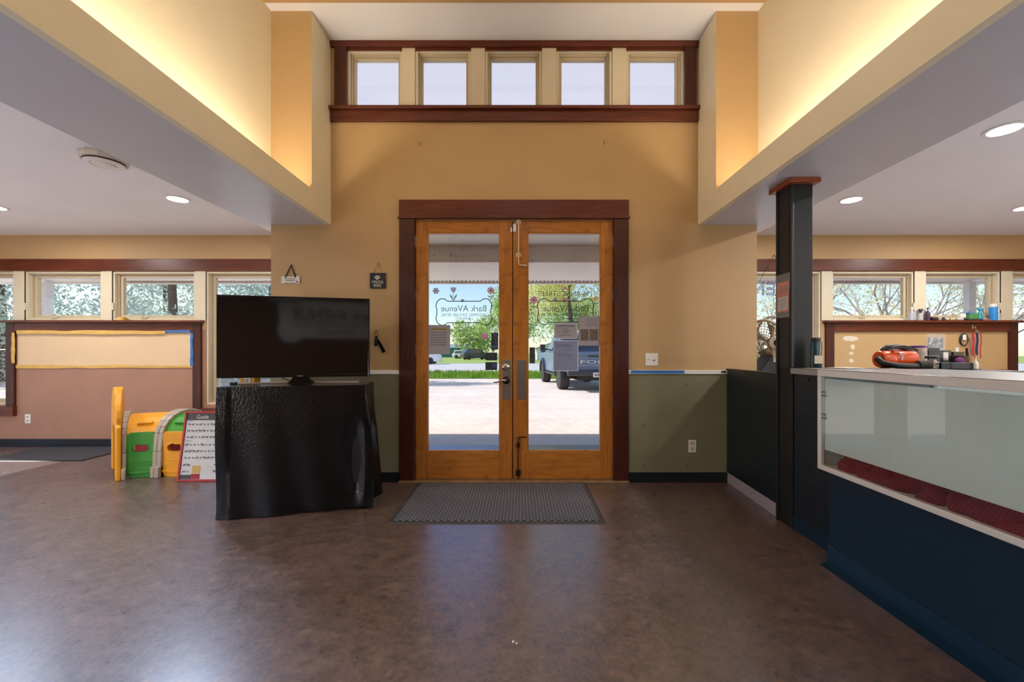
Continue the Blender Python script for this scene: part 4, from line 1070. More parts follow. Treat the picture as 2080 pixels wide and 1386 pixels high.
# clippers and caddy items behind
def simple(name, label, cat, parts, group=None):
    lo = parts[0][1]
    allv = [v for p in parts for v in p[1].v]; x = sum(v.x for v in allv) / len(allv); y = sum(v.y for v in allv) / len(allv); z = min(v.z for v in allv)
    t = thing(name, label, cat, (x, y, z), group)
    for nm, mb, m_ in parts: mb.build(nm, m_, t, smooth=35)
    return t
Y = 2.79
simple('clipper_case', 'open black clipper case behind the organiser box', 'case', [('case_body', MB().box(PXx(1887, Y), PXx(1932, Y), Y, Y + .08, WT + .001, PZ(712, Y)), mat('black_case', (24, 26, 34), .4)), ('case_lid', MB().hexa([(PXx(1887, Y), Y + .075, PZ(714, Y)), (PXx(1932, Y), Y + .075, PZ(714, Y)), (PXx(1932, Y), Y + .085, PZ(714, Y)), (PXx(1887, Y), Y + .085, PZ(714, Y))], [(PXx(1890, Y), Y + .085, PZ(707, Y)), (PXx(1934, Y), Y + .085, PZ(707, Y)), (PXx(1934, Y), Y + .09, PZ(707, Y)), (PXx(1890, Y), Y + .09, PZ(707, Y))]), black), ('reflective_panel', MB().box(PXx(1916, Y), PXx(1926, Y), Y - .001, Y, PZ(733, Y), PZ(716, Y)), steel)])
simple('wicker_basket', 'small dark wicker basket holding a purple bundle behind the organiser', 'basket', [('basket_body', MB().lathe([(.03, .001), (.042, .01), (.048, .07), (.05, .085)], (PXx(1945, 2.8), 2.8, WT), 20), mat('dark_wicker', (82, 62, 54), .8, var=.3, vs=60)), ('purple_bundle', MB().ball((PXx(1949, 2.745), 2.745, WT + .05), .03, 10, sc=(1, .4, .8)), mat('purple_fabric', (120, 48, 120), .9))])
simple('display_card', 'white card standing on an olive box at the back of the worktop', 'card', [('olive_box', MB().box(PXx(1938, 2.85), PXx(1960, 2.85), 2.852, 2.88, WT + .001, PZ(715, 2.85)), mat('olive_card', (92, 80, 50), .7)), ('card', MB().box(PXx(1944, 2.85), PXx(1951, 2.85), 2.86, 2.863, PZ(715, 2.85), PZ(706, 2.85)), plw)])
for i, (px, c2, lb) in enumerate(((1968, (190, 140, 84), 'tan cup holding a dark brush on the worktop'), (1976, (196, 150, 92), 'tan paper cup beside the brush cup on the worktop'))):
    x_ = PXx(px, 2.77)
    pr = [('cup_body', MB().lathe([(.016, .001), (.021, .06), (.0215, .075)], (x_, 2.77, WT), 18), mat('tan_card_cup_%d' % i, c2, .7))]
    if i == 0: pr.append(('brush', MB().tube([(x_, 2.77, WT + .05), (x_ - .012, 2.77, WT + .10), (x_ - .014, 2.77, WT + .135)], [.004, .008, .006], 8), black))
    simple('brush_cup' if i == 0 else 'paper_cup', lb, 'cup', pr)
x_ = PXx(1981, 2.62)
simple('dropper_bottle', 'small white bottle on a green base at the organiser end', 'bottle', [('bottle_body', MB().lathe([(.014, .004), (.015, .03), (.012, .045), (.005, .055), (.004, .07)], (x_, 2.62, WT), 16), plw), ('base_disc', MB().lathe([(.024, .001), (.024, .004)], (x_ + .004, 2.62, WT), 18), mat('dark_green_disc', (30, 60, 50), .4))])

# ---- shelf items on the right window shelf
SZ = PZ(652, WY); SY = WY - .045
sx = lambda px: PXx(px, SY); sz = lambda py: PZ(py, SY)
def shbottle(px, w, top, prof, m_, name, label, cat='bottle', capc=None, capname='cap', capprof=None, sy=1.0):
    x = sx(px); r_ = w / 2 / F * SY; H = sz(top) - SZ
    parts = [('bottle_body', MB().lathe([(r_ * a, H * b_ + .0008) for a, b_ in prof], (x, SY, SZ), 20, sy=sy), m_)]
    if capc: parts.append((capname, MB().lathe([(r_ * a, H * b_) for a, b_ in capprof], (x, SY, SZ), 16, sy=sy), capc))
    return simple(name, label, cat, parts)
clr = film('clear_plastic_bottle', (206, 214, 230), .45, .2)
shbottle(1852, 12, 624, [(.9, 0), (1, .05), (.95, .5), (.5, .72), (.3, .78)], clr, 'spray_bottle', 'clear plastic squeeze bottle on the shelf beside the mullion', capc=plw, capname='nozzle', capprof=[(.3, .78), (.35, .82), (.3, .95), (.15, 1)])
t = shbottle(1870, 8, 628, [(.9, 0), (1, .05), (1, .55), (.5, .65)], clr, 'trigger_bottle', 'tiny clear spray bottle with a dark trigger on the shelf', capc=mat('navy_trigger', (44, 52, 92), .4), capname='trigger', capprof=[(.5, .65), (.5, .8), (1.0, .84), (.9, 1)])
shbottle(1884.5, 8, 626, [(.95, 0), (1, .04), (1, .45), (.75, .7), (.4, .78)], mat('plum_bottle', (74, 46, 70), .3), 'pump_bottle', 'slim plum pump bottle on the shelf', capc=mat('plum_pump', (60, 30, 56), .3), capname='pump_head', capprof=[(.2, .78), (.2, .9), (.5, .92), (.5, 1)])
def shbox(px0, px1, py0, py1, m_, name, label, cat, d=.05, extra=None):
    b = B(sx(px0), sx(px1), SY - d / 2, SY + d / 2, max(SZ + .0008, sz(py1)), sz(py0)); parts = [('body', b, m_)]
    if extra: parts += extra
    return simple(name, label, cat, parts)
dkb = mat('dark_brown_plastic', (62, 50, 46), .4)
simple('hair_clip_roll', 'dark cylindrical roll lying on the shelf beside the plum bottle', 'roll', [('roll_body', MB().cyl((sx(1891), SY, SZ + .0235), (sx(1903), SY, SZ + .0235), .022, n=18), dkb), ('roll_end', MB().cyl((sx(1889.5), SY, SZ + .0235), (sx(1891), SY, SZ + .0235), .016, n=14), black)])
cl = mat('off_white_cloth', (190, 182, 172), .8, var=.1, vs=20)
q = MB().grid(lambda u, v: (sx(1905 + 14 * u), SY - .03 + .06 * v, SZ + .004 + .045 * sin(pi * u) * (1 - .3 * v)), 12, 4)
tag(q.build('cloth_wad', cl, smooth=60, solid=.006), 'pale crumpled cloth on the shelf beyond the dark roll', 'cloth')
for a, b_, cc, lb in ((1918, 1929, (206, 196, 186), 'white tube with tan cap lying on the shelf'), (1930, 1942, (214, 190, 150), 'beige tube lying in the middle of the shelf'), (1943, 1958, (212, 206, 200), 'long white tube lying on the shelf before the tissue box')):
    simple('ointment_tube', lb, 'tube', [('tube_body', MB().lathe([(.006, sx(a)), (.016, sx(a) + .01), (.017, sx(b_) - .02), (.012, sx(b_) - .012)], (0, SY, SZ + .018), 14, ax='x'), mat('tube_%d' % a, cc, .4)), ('cap', MB().cyl((sx(b_) - .012, SY, SZ + .018), (sx(b_), SY, SZ + .018), .009, n=12), dkb)])
shbox(1960, 1988, 648, 652, mat('dark_tray', (60, 56, 52), .5), 'shallow_tray', 'shallow dark tray under the green container on the shelf', 'tray', .08)
TZt = sz(648)
def onbox(px0, px1, py0, py1, m_, name, label, cat):
    return simple(name, label, cat, [('body', B(sx(px0), sx(px1), SY - .03, SY + .03, TZt + .0006, sz(py0)), m_)])
simple('tissue_box', 'small white box behind the green container on the shelf', 'box', [('box_body', B(sx(1951), sx(1963) - .005, SY + .0, SY + .035, SZ + .038, sz(637)), plw), ('box_base', B(sx(1951), sx(1963) - .005, SY + .021, SY + .035, SZ + .0008, SZ + .038), plw)])
x_ = sx(1975)
simple('green_container', 'green see-through container with a blue lid on the shelf', 'container', [('container_body', B(sx(1965), sx(1984), SY - .03, SY + .03, TZt + .0006, sz(637)), film('green_plastic', (96, 176, 110), .8, .3, .3)), ('lid', MB().lathe([(.06, 0), (.062, .006), (.02, .012), (.012, .03)], (sx(1970), SY, sz(637)), 20, sy=.5), mat('blue_plastic', (72, 110, 196), .35))])
shbottle(1990, 10, 626, [(1, .12), (1, .2), (.6, .6), (.35, .75)], mat('turquoise_plastic', (28, 150, 178), .3), 'turquoise_spray_bottle', 'turquoise spray bottle beside the green container', capc=mat('turquoise_head', (40, 160, 190), .3), capname='spray_head', capprof=[(.35, .75), (.4, .82), (.95, .86), (.8, 1)])
S.objects[-1]
shbox(1993, 2010, 648.5, 652, mat('mauve_dish', (150, 110, 116), .5), 'soap_dish', 'low mauve dish on the shelf beside the blue bottle', 'dish', .04)
shbottle(2017.5, 13, 617.5, [(.95, 0), (1, .03), (1, .78), (.9, .8)], mat('blue_lotion', (48, 140, 214), .3), 'lotion_bottle', 'tall blue bottle with a white cap on the shelf', capc=plw, capprof=[(.9, .8), (.92, .81), (.92, .98), (.8, 1)])
shbottle(2028, 7, 628, [(.9, 0), (1, .05), (1, .6), (.4, .72)], clr, 'vial_bottle', 'slim clear vial beside the tall blue bottle', capc=plw, capname='cap', capprof=[(.4, .72), (.5, .75), (.4, 1)])
# tape roll on the left shelf and blue tack
simple('tape_roll', 'yellow masking tape roll on the shelf under the left windows', 'tape roll', [('tape_body', MB().lathe([(.024, .001), (.045, .001), (.045, .042), (.024, .042)], (sx(248), SY, SZ), 24), ytape)])

# ---- things hung on the right panel
Yp = WY - .004
t = thing('hanging_sleeve', 'silver and grey picture in a clear plastic sleeve pinned under the shelf', 'plastic sleeve', (PXx(1900, Yp), Yp, PZ(713, Yp)))
m = N('grey_photo_print'); m.bsdf(m.ramp(m.noise(m.coord(), 14, 5), [(.35, rgb(40, 42, 50)), (.5, rgb(110, 112, 120)), (.65, rgb(214, 214, 218))]), .3)
B(PXx(1885, Yp), PXx(1915, Yp), Yp - .003, Yp - .001, PZ(712, Yp), PZ(686, Yp)).build('picture', m.m, t)
MB().grid(lambda u, v: (PXx(1881 + 38 * u, Yp), Yp - .007 - .003 * sin(u * 11 + v * 7), PZ(714 - 36 * v, Yp)), 10, 10).build('plastic_sleeve', film('clear_sleeve', (235, 238, 242), .22, .15), t, smooth=60)
t = thing('coiled_cable', 'black cable coiled in a loop with a white tag hanging on the wall', 'cable', (PXx(1956, Yp), Yp, PZ(703, Yp)))
q = MB()
for k in range(3): q.tube([(PXx(1956 + (8.5 - k * .5) * cos(a * pi / 12), Yp), Yp - .012 - k * .003, PZ(690.5 - (12.5 - k * .4) * sin(a * pi / 12), Yp)) for a in range(24)], .0045, 6, closed=True)
q.build('cable_loop', cable, t, smooth=60)
B(PXx(1952, Yp), PXx(1959, Yp), Yp - .022, Yp - .02, PZ(691, Yp), PZ(680, Yp)).build('paper_tag', plw, t)
Yh = WY - .04
t = thing('leash_hook', 'brass hook on the wooden rail holding the dog leashes', 'hook', (PXx(1977, Yh), WY - .03, PZ(670, Yh)))
MB().tube([(PXx(1977, Yh), WY - .03, PZ(662, Yh)), (PXx(1977, Yh), WY - .06, PZ(663, Yh)), (PXx(1978, Yh), WY - .065, PZ(670, Yh)), (PXx(1979, Yh), WY - .05, PZ(674, Yh))], .005, 8).build('hook_arm', brass, t, smooth=50)
B(PXx(1975, Yh), PXx(1979, Yh), WY - .034, WY - .03, PZ(668, Yh), PZ(660, Yh)).build('hook_plate', brass, t, bevel=.001)
for (px, z1, w_, cc, lb) in ((1972, 722, .022, (196, 30, 84), 'crimson pink dog leash hanging on the hook'), (1978.5, 721, .026, (36, 38, 84), 'navy blue dog leash hanging on the hook between the others'), (1985, 728, .012, (176, 34, 66), 'thin red dog leash hanging on the hook')):
    t = thing('dog_leash', lb, 'leash', (PXx(px, Yh), Yh - .03, PZ(z1, Yh)), 'dog leashes on the hook')
    m_ = mat('leash_strap_%d' % px, cc, .7)
    yy = Yh - .03 - (px - 1972) * .001
    x0_ = PXx(px, Yh); xh = PXx(1978.5, Yh)
    q = MB()
    def sk(u): return x0_ + .006 * sin(u * 7 + px), PZ(676 + (z1 - 676) * u, Yh)
    n = 12
    for i in range(n):
        (xa_, za_), (xb_, zb_) = sk(i / n), sk((i + 1) / n)
        q.hexa([(xb_ - w_ / 2, yy, zb_), (xb_ + w_ / 2, yy, zb_), (xb_ + w_ / 2, yy + .003, zb_), (xb_ - w_ / 2, yy + .003, zb_)], [(xa_ - w_ / 2, yy, za_), (xa_ + w_ / 2, yy, za_), (xa_ + w_ / 2, yy + .003, za_), (xa_ - w_ / 2, yy + .003, za_)])
    q.build('strap', m_, t)
    MB().tube([(xh, WY - .064, PZ(671, Yh)), (x0_, yy + .001, PZ(677, Yh))], .004, 8).build('snap_clip', brass, t)

# ---- open sign
t = thing('open_sign', 'unlit tube-letter open sign hanging in the window behind the column', 'sign', (ww(1580), WY - .06, PZ(601, WY - .06)))
YO = WY - .05; tubeM = mat('unlit_sign_tube', (72, 50, 92), .3)
q = MB()
for i, ch in enumerate('NEPO'):
    a = 1531 + i * 26
    vs, fs = text_geo(ch, .02); ax_ = min(v.x for v in vs); bx_ = max(v.x for v in vs); az_ = min(v.y for v in vs); bz_ = max(v.y for v in vs)
    q.add([(PXx(a + 21 * (1 - (v.x - ax_) / (bx_ - ax_)), YO), YO + v.z * .2, PZ(600 - 26 * (v.y - az_) / (bz_ - az_), YO)) for v in vs], fs)
q.build('letter_tubes', tubeM, t)
B(PXx(1529, YO), PXx(1632, YO), YO + .008, YO + .011, PZ(603, YO), PZ(571, YO)).build('clear_backing', film('sign_backing', (220, 225, 235), .08, .1), t)
MB().tube([(PXx(1543, YO), YO, PZ(571, YO)), (PXx(1576, YO), WY - .01, PZ(517, YO)), (PXx(1610, YO), YO, PZ(571, YO))], .003, 6).build('cord', cable, t)
MB().cyl((PXx(1576, YO), WY, PZ(516, YO)), (PXx(1576, YO), WY - .02, PZ(516, YO)), .004, n=8).build('nail', steel, t)

# ---- low cabinet and fan behind the partition
t = thing('storage_cabinet', 'dark low cabinet behind the black partition carrying the fan', 'cabinet', (2.9, 4.6, 0))
B(2.3, 3.3, 4.25, 4.95, 0, .99).build('cabinet_body', mat('dark_cabinet', (40, 38, 40), .5), t, bevel=.004)
for a in (2.32, 2.815):
    d = B(a, a + .465, 4.235, 4.25, .06, .95).build('cabinet_door', mat('dark_cabinet_door', (48, 46, 48), .5), t, bevel=.003)
    B(a + .4, a + .42, 4.22, 4.235, .5, .6).build('door_handle', steel, d)
Yf = 4.6
t = thing('floor_fan', 'cream and grey round fan seen from the side behind the partition', 'fan', (PXx(1565, Yf), Yf, .99))
MF = Matrix.Translation((PXx(1562, Yf), Yf - .02, 1.28)) @ Matrix.Rotation(radians(-20), 4, 'Y') @ Matrix.Rotation(radians(-80), 4, 'Z')
# local: fan axis along -y, disc in xz
fg = mat('fan_grey_plastic', (176, 168, 158), .4); R_ = .285
q = MB(MF)
q.tube([(R_ * cos(a * pi / 20), 0, R_ * sin(a * pi / 20)) for a in range(40)], .016, 8, closed=True)
q.tube([(R_ * cos(a * pi / 20), .11, R_ * sin(a * pi / 20)) for a in range(40)], .014, 8, closed=True)
q.build('guard_rim', fg, t, smooth=50)
q = MB(MF)
for k in range(9):
    rr = R_ * (k + 1) / 10; q.tube([(rr * cos(a * pi / 16), -.05 * (1 - (rr / R_) ** 2) - .01, rr * sin(a * pi / 16)) for a in range(32)], .0035, 5, closed=True)
for k in range(32):
    a = k * pi / 16
    q.tube([(R_ * cos(a), .11, R_ * sin(a)), (R_ * cos(a), .05, R_ * sin(a)), (R_ * cos(a), 0, R_ * sin(a)), (R_ * .55 * cos(a), -.045, R_ * .55 * sin(a)), (.03 * cos(a), -.06, .03 * sin(a))], .003, 5)
q.build('wire_guard', mat('fan_wire', (168, 160, 148), .4, .3), t)
q = MB(MF)
for k in range(5):
    a = k * 2 * pi / 5
    q.add([(.03 * cos(a), .03, .03 * sin(a)), (.24 * cos(a - .35), .0, .24 * sin(a - .35)), (.25 * cos(a + .3), .06, .25 * sin(a + .3)), (.03 * cos(a + .9), .06, .03 * sin(a + .9))], [(0, 1, 2, 3)])
q.build('fan_blades', mat('fan_blade', (90, 88, 90), .4), t, solid=.004)
q = MB(MF).lathe([(.075, .03), (.08, .06), (.08, .12), (.06, .15), (.03, .155)], (0, 0, 0), 24, ax='y'); q.build('motor_housing', fg, t, smooth=40)
xk = PXx(1577, Yf - .3)
q = MB()
xk = PXx(1573, Yf - .12)
q = MB().box(xk - .022, xk + .05, Yf - .14, Yf - .11, 1.10, 1.50); q.lathe([(.075, Yf - .14), (.07, Yf - .155), (.06, Yf - .16)], (xk + .004, 0, PZ(697, Yf - .15)), 24, ax='y'); q.build('side_bracket', mat('fan_cream', (206, 196, 180), .4), t, bevel=.006)
MB().lathe([(.036, Yf - .16), (.034, Yf - .18), (.02, Yf - .185)], (xk + .006, 0, PZ(697, Yf - .15)), 20, ax='y').build('tilt_knob', black, t, smooth=40)
q = MB().prism([(xk - .16, .992), (xk + .2, .992), (xk + .2, 1.05), (xk + .06, 1.18), (xk - .02, 1.18), (xk - .12, 1.05)], Yf - .13, Yf + .1, 'y'); q.build('fan_base', black, t, bevel=.01)

# ------------------------------------------------------------------ ceiling fittings
lampE = emit('lamp_lens', (255, 248, 238), 6.0)
t = thing('recessed_light', '', 'ceiling light', (0, 0, LC), 'recessed ceiling lights')
MB().lathe([(.105, LC - .001), (.105, LC - .006), (.084, LC - .008), (.082, LC - .004)], (0, 0, 0), 32).build('trim_ring', plw, t, smooth=40)
MB().lathe([(.084, LC - .009), (.06, LC - .012)], (0, 0, 0), 28).build('lamp_lens', lampE, t)
Ld = bpy.data.lights.new('downlight', 'AREA'); Ld.shape = 'DISK'; Ld.size = .17; Ld.energy = DOWN_W; Ld.color = (1, .96, .91)
lo = bpy.data.objects.new('downlight', Ld); COL.objects.link(lo); lo.parent = t; lo.location = (0, 0, -.018)
spots = [(-3.33, 4.12, 'round recessed ceiling light above the left windows beside the beam'), (-5.4, 4.35, 'round recessed ceiling light cut by the left edge of the photo'),
         (3.24, 4.14, 'round recessed ceiling light beyond the column over the right windows'), (5.22, 4.37, 'round recessed ceiling light cut by the right edge of the photo'), (3.24, 2.83, 'large near recessed ceiling light above the display counter'),
         (-3.33, .9, 'recessed ceiling light on the left side level with the camera'), (-5.4, .9, 'outer recessed ceiling light on the left side level with the camera'), (3.24, .6, 'recessed ceiling light above the counter behind the view'), (5.22, .9, 'outer recessed ceiling light on the right behind the view'),
         (-3.33, -2.2, 'recessed ceiling light at the back of the left side'), (-5.4, -2.2, 'outer recessed ceiling light at the back left corner'), (3.24, -2.2, 'recessed ceiling light at the back of the right side'), (5.22, -2.2, 'outer recessed ceiling light at the back right corner'), (5.22, 2.83, 'recessed ceiling light outside the view over the staff area')]
for i, (x, y, lb) in enumerate(spots):
    if i == 0:
        t.location = (x, y, LC); WL[t.name] = Vector((x, y, LC)); t['label'] = lb
    else: dup(t, (x, y, LC), lb)
# unseen globe under the high ceiling, added to brighten the ceilings
t2 = thing('added_fill_globe', 'white globe added as fill light high under the raised ceiling near the back', 'ceiling light', (0, -1.5, HC))
MB().cyl((0, -1.5, HC), (0, -1.5, HC - .5), .01, n=8).build('stem', steel, t2); MB().ball((0, -1.5, HC - .65), .16, 14).build('globe', emit('globe', (255, 240, 220), 4), t2, smooth=60)
Lp = bpy.data.lights.new('globe_fill_light', 'POINT'); Lp.energy = GLOBE_FILL_W; Lp.shadow_soft_size = .17; Lp.color = (1, .9, .78)
lo = bpy.data.objects.new('globe_fill_light', Lp); COL.objects.link(lo); lo.parent = t2; lo.location = (0, 0, -.65)
for (x, y, lh, lb) in ((-5.9, 1.2, .75, 'added white globe fill lamp outside the view on the left side'), (-3.9, -.7, .75, 'added white globe fill lamp behind the view on the left side'), (-5.8, -2.6, .75, 'added white globe fill lamp in the back left corner'),
                       (4.9, 1.6, 1.3, 'added white globe fill lamp in the staff area outside the view'), (4.2, -1.2, 1.3, 'added white globe fill lamp behind the view in the staff area')):
    t3 = thing('added_fill_lamp', lb, 'lamp', (x, y, 0))  # out-of-view lamp added only to lift the light on the low ceilings
    MB().lathe([(.15, 0), (.15, .015), (.02, .03)], (x, y, 0), 24).build('base', black, t3); MB().cyl((x, y, .02), (x, y, lh - .17), .012, n=10).build('pole', black, t3)
    MB().ball((x, y, lh), .18, 14).build('fill_globe', emit('fill_lamp_globe', (255, 244, 228), 4), t3, smooth=60)
    Lq = bpy.data.lights.new('fill_light', 'POINT'); Lq.energy = FILL_LAMP_W; Lq.shadow_soft_size = .19; Lq.color = (1, .97, .94)
    lo = bpy.data.objects.new('fill_light', Lq); COL.objects.link(lo); lo.parent = t3; lo.location = (0, 0, lh)
# exhaust detector on the left ceiling
t = thing('smoke_detector', 'round ringed ceiling detector beside the left beam', 'smoke detector', (-3.16, 3.22, LC))
MB().lathe([(.145, LC), (.15, LC - .02), (.145, LC - .045), (.12, LC - .05)], (-3.16, 3.22, 0), 12).build('housing', mat('aged_white_plastic', (206, 198, 180), .4), t, bevel=.003)
MB().lathe([(.125, LC - .05), (.125, LC - .058), (.09, LC - .058), (.09, LC - .05)], (-3.16, 3.22, 0), 32).build('dark_gap_ring', bronze, t)
MB().lathe([(.122, LC - .056), (.12, LC - .066), (.085, LC - .07), (.08, LC - .064)], (-3.16, 3.22, 0), 32).build('outer_ring', plw, t, smooth=40)
MB().lathe([(.068, LC - .05), (.066, LC - .072), (.04, LC - .078), (.01, LC - .078)], (-3.16, 3.22, 0), 28).build('center_cap', plw, t, smooth=40)

# ------------------------------------------------------------------ back wall sign (seen in the television)
t = thing('bone_wall_sign', 'large bone-shaped shop sign on the back wall mirrored in the television', 'sign', (-.95, YB, 1.4))
x0, x1, z0, z1 = -2.28, .36, 1.42, 2.62
pts = [(a, b_) for a, b_ in bone_path(x0, x1, z0, z1)]
MB().prism(pts, YB, YB + .03, 'y').build('sign_board', mat('white_sign_board', (236, 238, 240), .5), t)
ribbon(pts, .03, YB + .032).build('bone_outline', black, t)
q = MB(); add_text(q, 'Bark AVENUE', -1.95, .02, 2.0, 2.28, YB + .032, True); q.build('lettering', mat('green_sign_paint', (20, 84, 80), .5), t)
q = MB(); add_text(q, 'GROOMING DAYCARE RETAIL', -1.95, .02, 1.84, 1.95, YB + .032, True); add_text(q, '218.444.4277', -1.4, -.5, 1.64, 1.77, YB + .032, True); q.build('small_lettering', mat('grey_sign_paint', (86, 90, 96), .5), t)

# left glazed side door outside the view
r = root('door_3', (XL - .08, 3.3, 0))
q = MB()
for a in (1.9, 3.3, 4.89): q.box(XL - .12, XL - .05, a, a + .06, .04, 2.06)
q.box(XL - .12, XL - .05, 1.9, 4.95, .04, .12).box(XL - .12, XL - .05, 1.9, 4.95, 2.06, 2.12); q.build('door_frame', alu, r)
B(XL - .09, XL - .085, 1.96, 4.89, .12, 2.06).build('pane', paneg, r)
r = root('window_20', (XR + .08, -.7, .9)); B(XR + .07, XR + .075, -3, 1.5, .9, 2.2).build('pane', paneg, r)

# =================================================================== outside
GZ = -.02
m = N('pale_gravel'); co = m.coord((1, 2.2, 1)); g1 = m.noise(co, .45, 5, .6); g2 = m.noise(co, 6, 6, .75); g3 = m.noise(m.coord(), 30, 3, .8)
c = m.mixc(.5, m.ramp(g1, [(.3, rgb(206, 190, 180)), (.7, rgb(232, 222, 214))]), m.ramp(g2, [(.25, rgb(168, 150, 138)), (.6, rgb(236, 226, 220))]))
c = m.mixc(m.ramp(g3, [(.68, (0, 0, 0, 1)), (.78, (.4, .4, .4, 1))]), c, rgb(120, 104, 92)); m.bsdf(c, .9, 0, .2); gravel = m.m
B(-120, 120, WY + .18, 200, -.4, GZ)
tag(MB().add([(-140, 4.07, GZ), (140, 4.07, GZ), (140, 260, GZ), (-140, 260, GZ), (-140, 4.07, GZ - .3), (140, 4.07, GZ - .3), (140, 260, GZ - .3), (-140, 260, GZ - .3)], [(0, 1, 2, 3), (7, 6, 5, 4), (0, 4, 5, 1), (1, 5, 6, 2), (2, 6, 7, 3), (3, 7, 4, 0)]).build('ground', gravel), kind='structure')
tag(B(-140, XL - .16, -30, 4.07, GZ - .3, GZ).build('ground_side', gravel), kind='structure')
conc = mat('porch_concrete', (186, 196, 210), .7, var=.05, vs=5, bump=.2, bs=80)
tag(B(-12, 12, DY + .14, 6.13, GZ - .2, -.004).build('porch_slab', conc), kind='structure')
grassm = mat('green_lawn', (104, 140, 54), .9, var=.25, vs=3); lawnm = mat('pale_lawn', (150, 176, 92), .9, var=.2, vs=1)
asph = mat('sun_bleached_asphalt', (196, 194, 200), .8, var=.06, vs=2)
tag(B(-100, 100, 24.8, 44, GZ, GZ + .02).build('road', asph), kind='structure')
tag(B(-140, 140, 44, 250, GZ, GZ + .03).build('far_lawn', lawnm), kind='structure')
tag(B(-100, 100, 19.3, 24.8, GZ, GZ + .025).build('verge', grassm), kind='structure')
random.seed(21)
q = MB(); vs = []; fs = []
for i in range(9000):
    x = random.uniform(-9, 9); y = random.uniform(19.3, 24.6); h = random.uniform(.08, .26); a = random.uniform(0, pi); w = .03
    dx, dy = cos(a) * w, sin(a) * w; lx, ly = random.uniform(-.05, .05), random.uniform(-.05, .05)
    b_ = len(vs); vs += [(x - dx, y - dy, GZ + .02), (x + dx, y + dy, GZ + .02), (x + lx, y + ly, GZ + .02 + h)]; fs.append((b_, b_ + 1, b_ + 2))
q.add(vs, fs); tag(q.build('verge_grass', leafmat('grass_blades', (96, 140, 40), (150, 180, 80))), 'tall green grass strip between the gravel lot and the road', 'grass', kind='stuff')

# porch: recess ceiling, beam, eave soffit
m = N('weathered_white_paint'); n_ = m.noise(m.coord((1, 1, 2)), 7, 6, .75); m.bsdf(m.ramp(n_, [(.3, rgb(232, 226, 218)), (.60, rgb(246, 242, 238)), (.64, rgb(140, 126, 110)), (.69, rgb(240, 236, 232))]), .6); dirty = m.m
porchw = mat('porch_white_paint', (248, 246, 242), .6, var=.02)
st(B(VL + .12, VR - .12, DY + .14, 5.5, 2.575, 2.65), 'ceiling_vestibule', porchw)
st(B(VL, VR, 5.46, 5.60, 2.365, 2.575), 'trim_porch_beam', dirty)
q = MB()
for i in range(1):
    q.hexa([(-12, 5.58, 2.368), (12, 5.58, 2.368), (12, 6.55, 2.285), (-12, 6.55, 2.285)][0:4], [(-12, 5.58, 2.43), (12, 5.58, 2.43), (12, 6.55, 2.35), (-12, 6.55, 2.35)])
st(q, 'ceiling_porch_eave', porchw)
q = MB()
for i in range(200):
    x = -6 + i * .06; q.box(x, x + .03, 6.46, 6.50, 2.272, 2.30)
st(q, 'trim_soffit_ribs', mat('ribbed_soffit', (170, 160, 150), .6))
st(B(-12, 12, 6.53, 6.60, 2.262, 2.42), 'trim_fascia', porchw)
roofm = mat('porch_roof', (186, 184, 184), .8)
MBr = MB().hexa([(-12, 5.60, 2.72), (12, 5.60, 2.72), (12, 6.62, 2.42), (-12, 6.62, 2.42)], [(-12, 5.60, 2.82), (12, 5.60, 2.82), (12, 6.62, 2.5), (-12, 6.62, 2.5)])
MBr.box(VL - .1, VR + .1, 4.08, 5.6, 2.82, 2.9).box(XL - .15, VL - .1, 4.3, 5.6, 2.82, 2.9).box(VR + .1, XR + .15, 4.3, 5.6, 2.82, 2.9)
st(MBr, 'roof_porch', roofm)
# gable soffit outside the clerestory, made translucent so sun whitens the panes
m = N('light_passing_soffit'); d = m.n('ShaderNodeBsdfTranslucent'); d.inputs[0].default_value = (.70, .69, .72, 1); m.l(d.outputs[0], m.out.inputs[0])
st(MB().box(-3.4, 3.2, 4.08, 8.6, 4.80, 4.805), 'roof_gable_light_soffit', m.m)
for a in (-3.3, 3.0): st(B(a, a + .1, 4.08, 8.5, 4.6, 4.79), 'trim_gable_edge_%s' % ('left' if a < 0 else 'right'), porchw)
postw = mat('porch_post_white', (226, 228, 232), .5)
for i, (x, lb) in enumerate(((-7.2, 'white porch post seen through the second left window'), (-6.28, 'white porch post seen through the third left window'), (6.85, 'white porch post seen through the right window behind the bottles'))):
    t = thing('porch_post', lb, 'post', (x, 6.45, -.004), 'porch posts')
    B(x - .05, x + .05, 6.4, 6.5, .12, 2.275).build('shaft', postw, t, bevel=.005); B(x - .07, x + .07, 6.38, 6.52 - .0, -.003, .12).build('base_block', postw, t, bevel=.005)

# ---- trees
def leaves(blobs, n, size, seed, hollow=.35, flat=1.0):
    rnd = random.Random(seed); vs = []; fs = []; tot = sum(b_[3] ** 2 for b_ in blobs)
    for (cx, cy, cz, r_) in blobs:
        k = int(n * r_ ** 2 / tot)
        for _ in range(k):
            u = rnd.uniform(-1, 1); a = rnd.uniform(0, 2 * pi); rr = r_ * (hollow + (1 - hollow) * rnd.random() ** .5); s_ = math.sqrt(1 - u * u)
            p = Vector((cx + rr * s_ * cos(a), cy + rr * s_ * sin(a), cz + rr * u * flat))
            d1 = Vector((rnd.gauss(0, 1), rnd.gauss(0, 1), rnd.gauss(0, 1))).normalized(); d2 = d1.orthogonal().normalized(); d2 = (d2 * cos(a) + d1.cross(d2) * sin(a))
            z_ = size * rnd.uniform(.6, 1.3); b0 = len(vs)
            vs += [p - d1 * z_ * .5, p + d2 * z_ * .32, p + d1 * z_ * .5, p - d2 * z_ * .32]; fs.append((b0, b0 + 1, b0 + 2, b0 + 3))
    return MB().add(vs, fs)
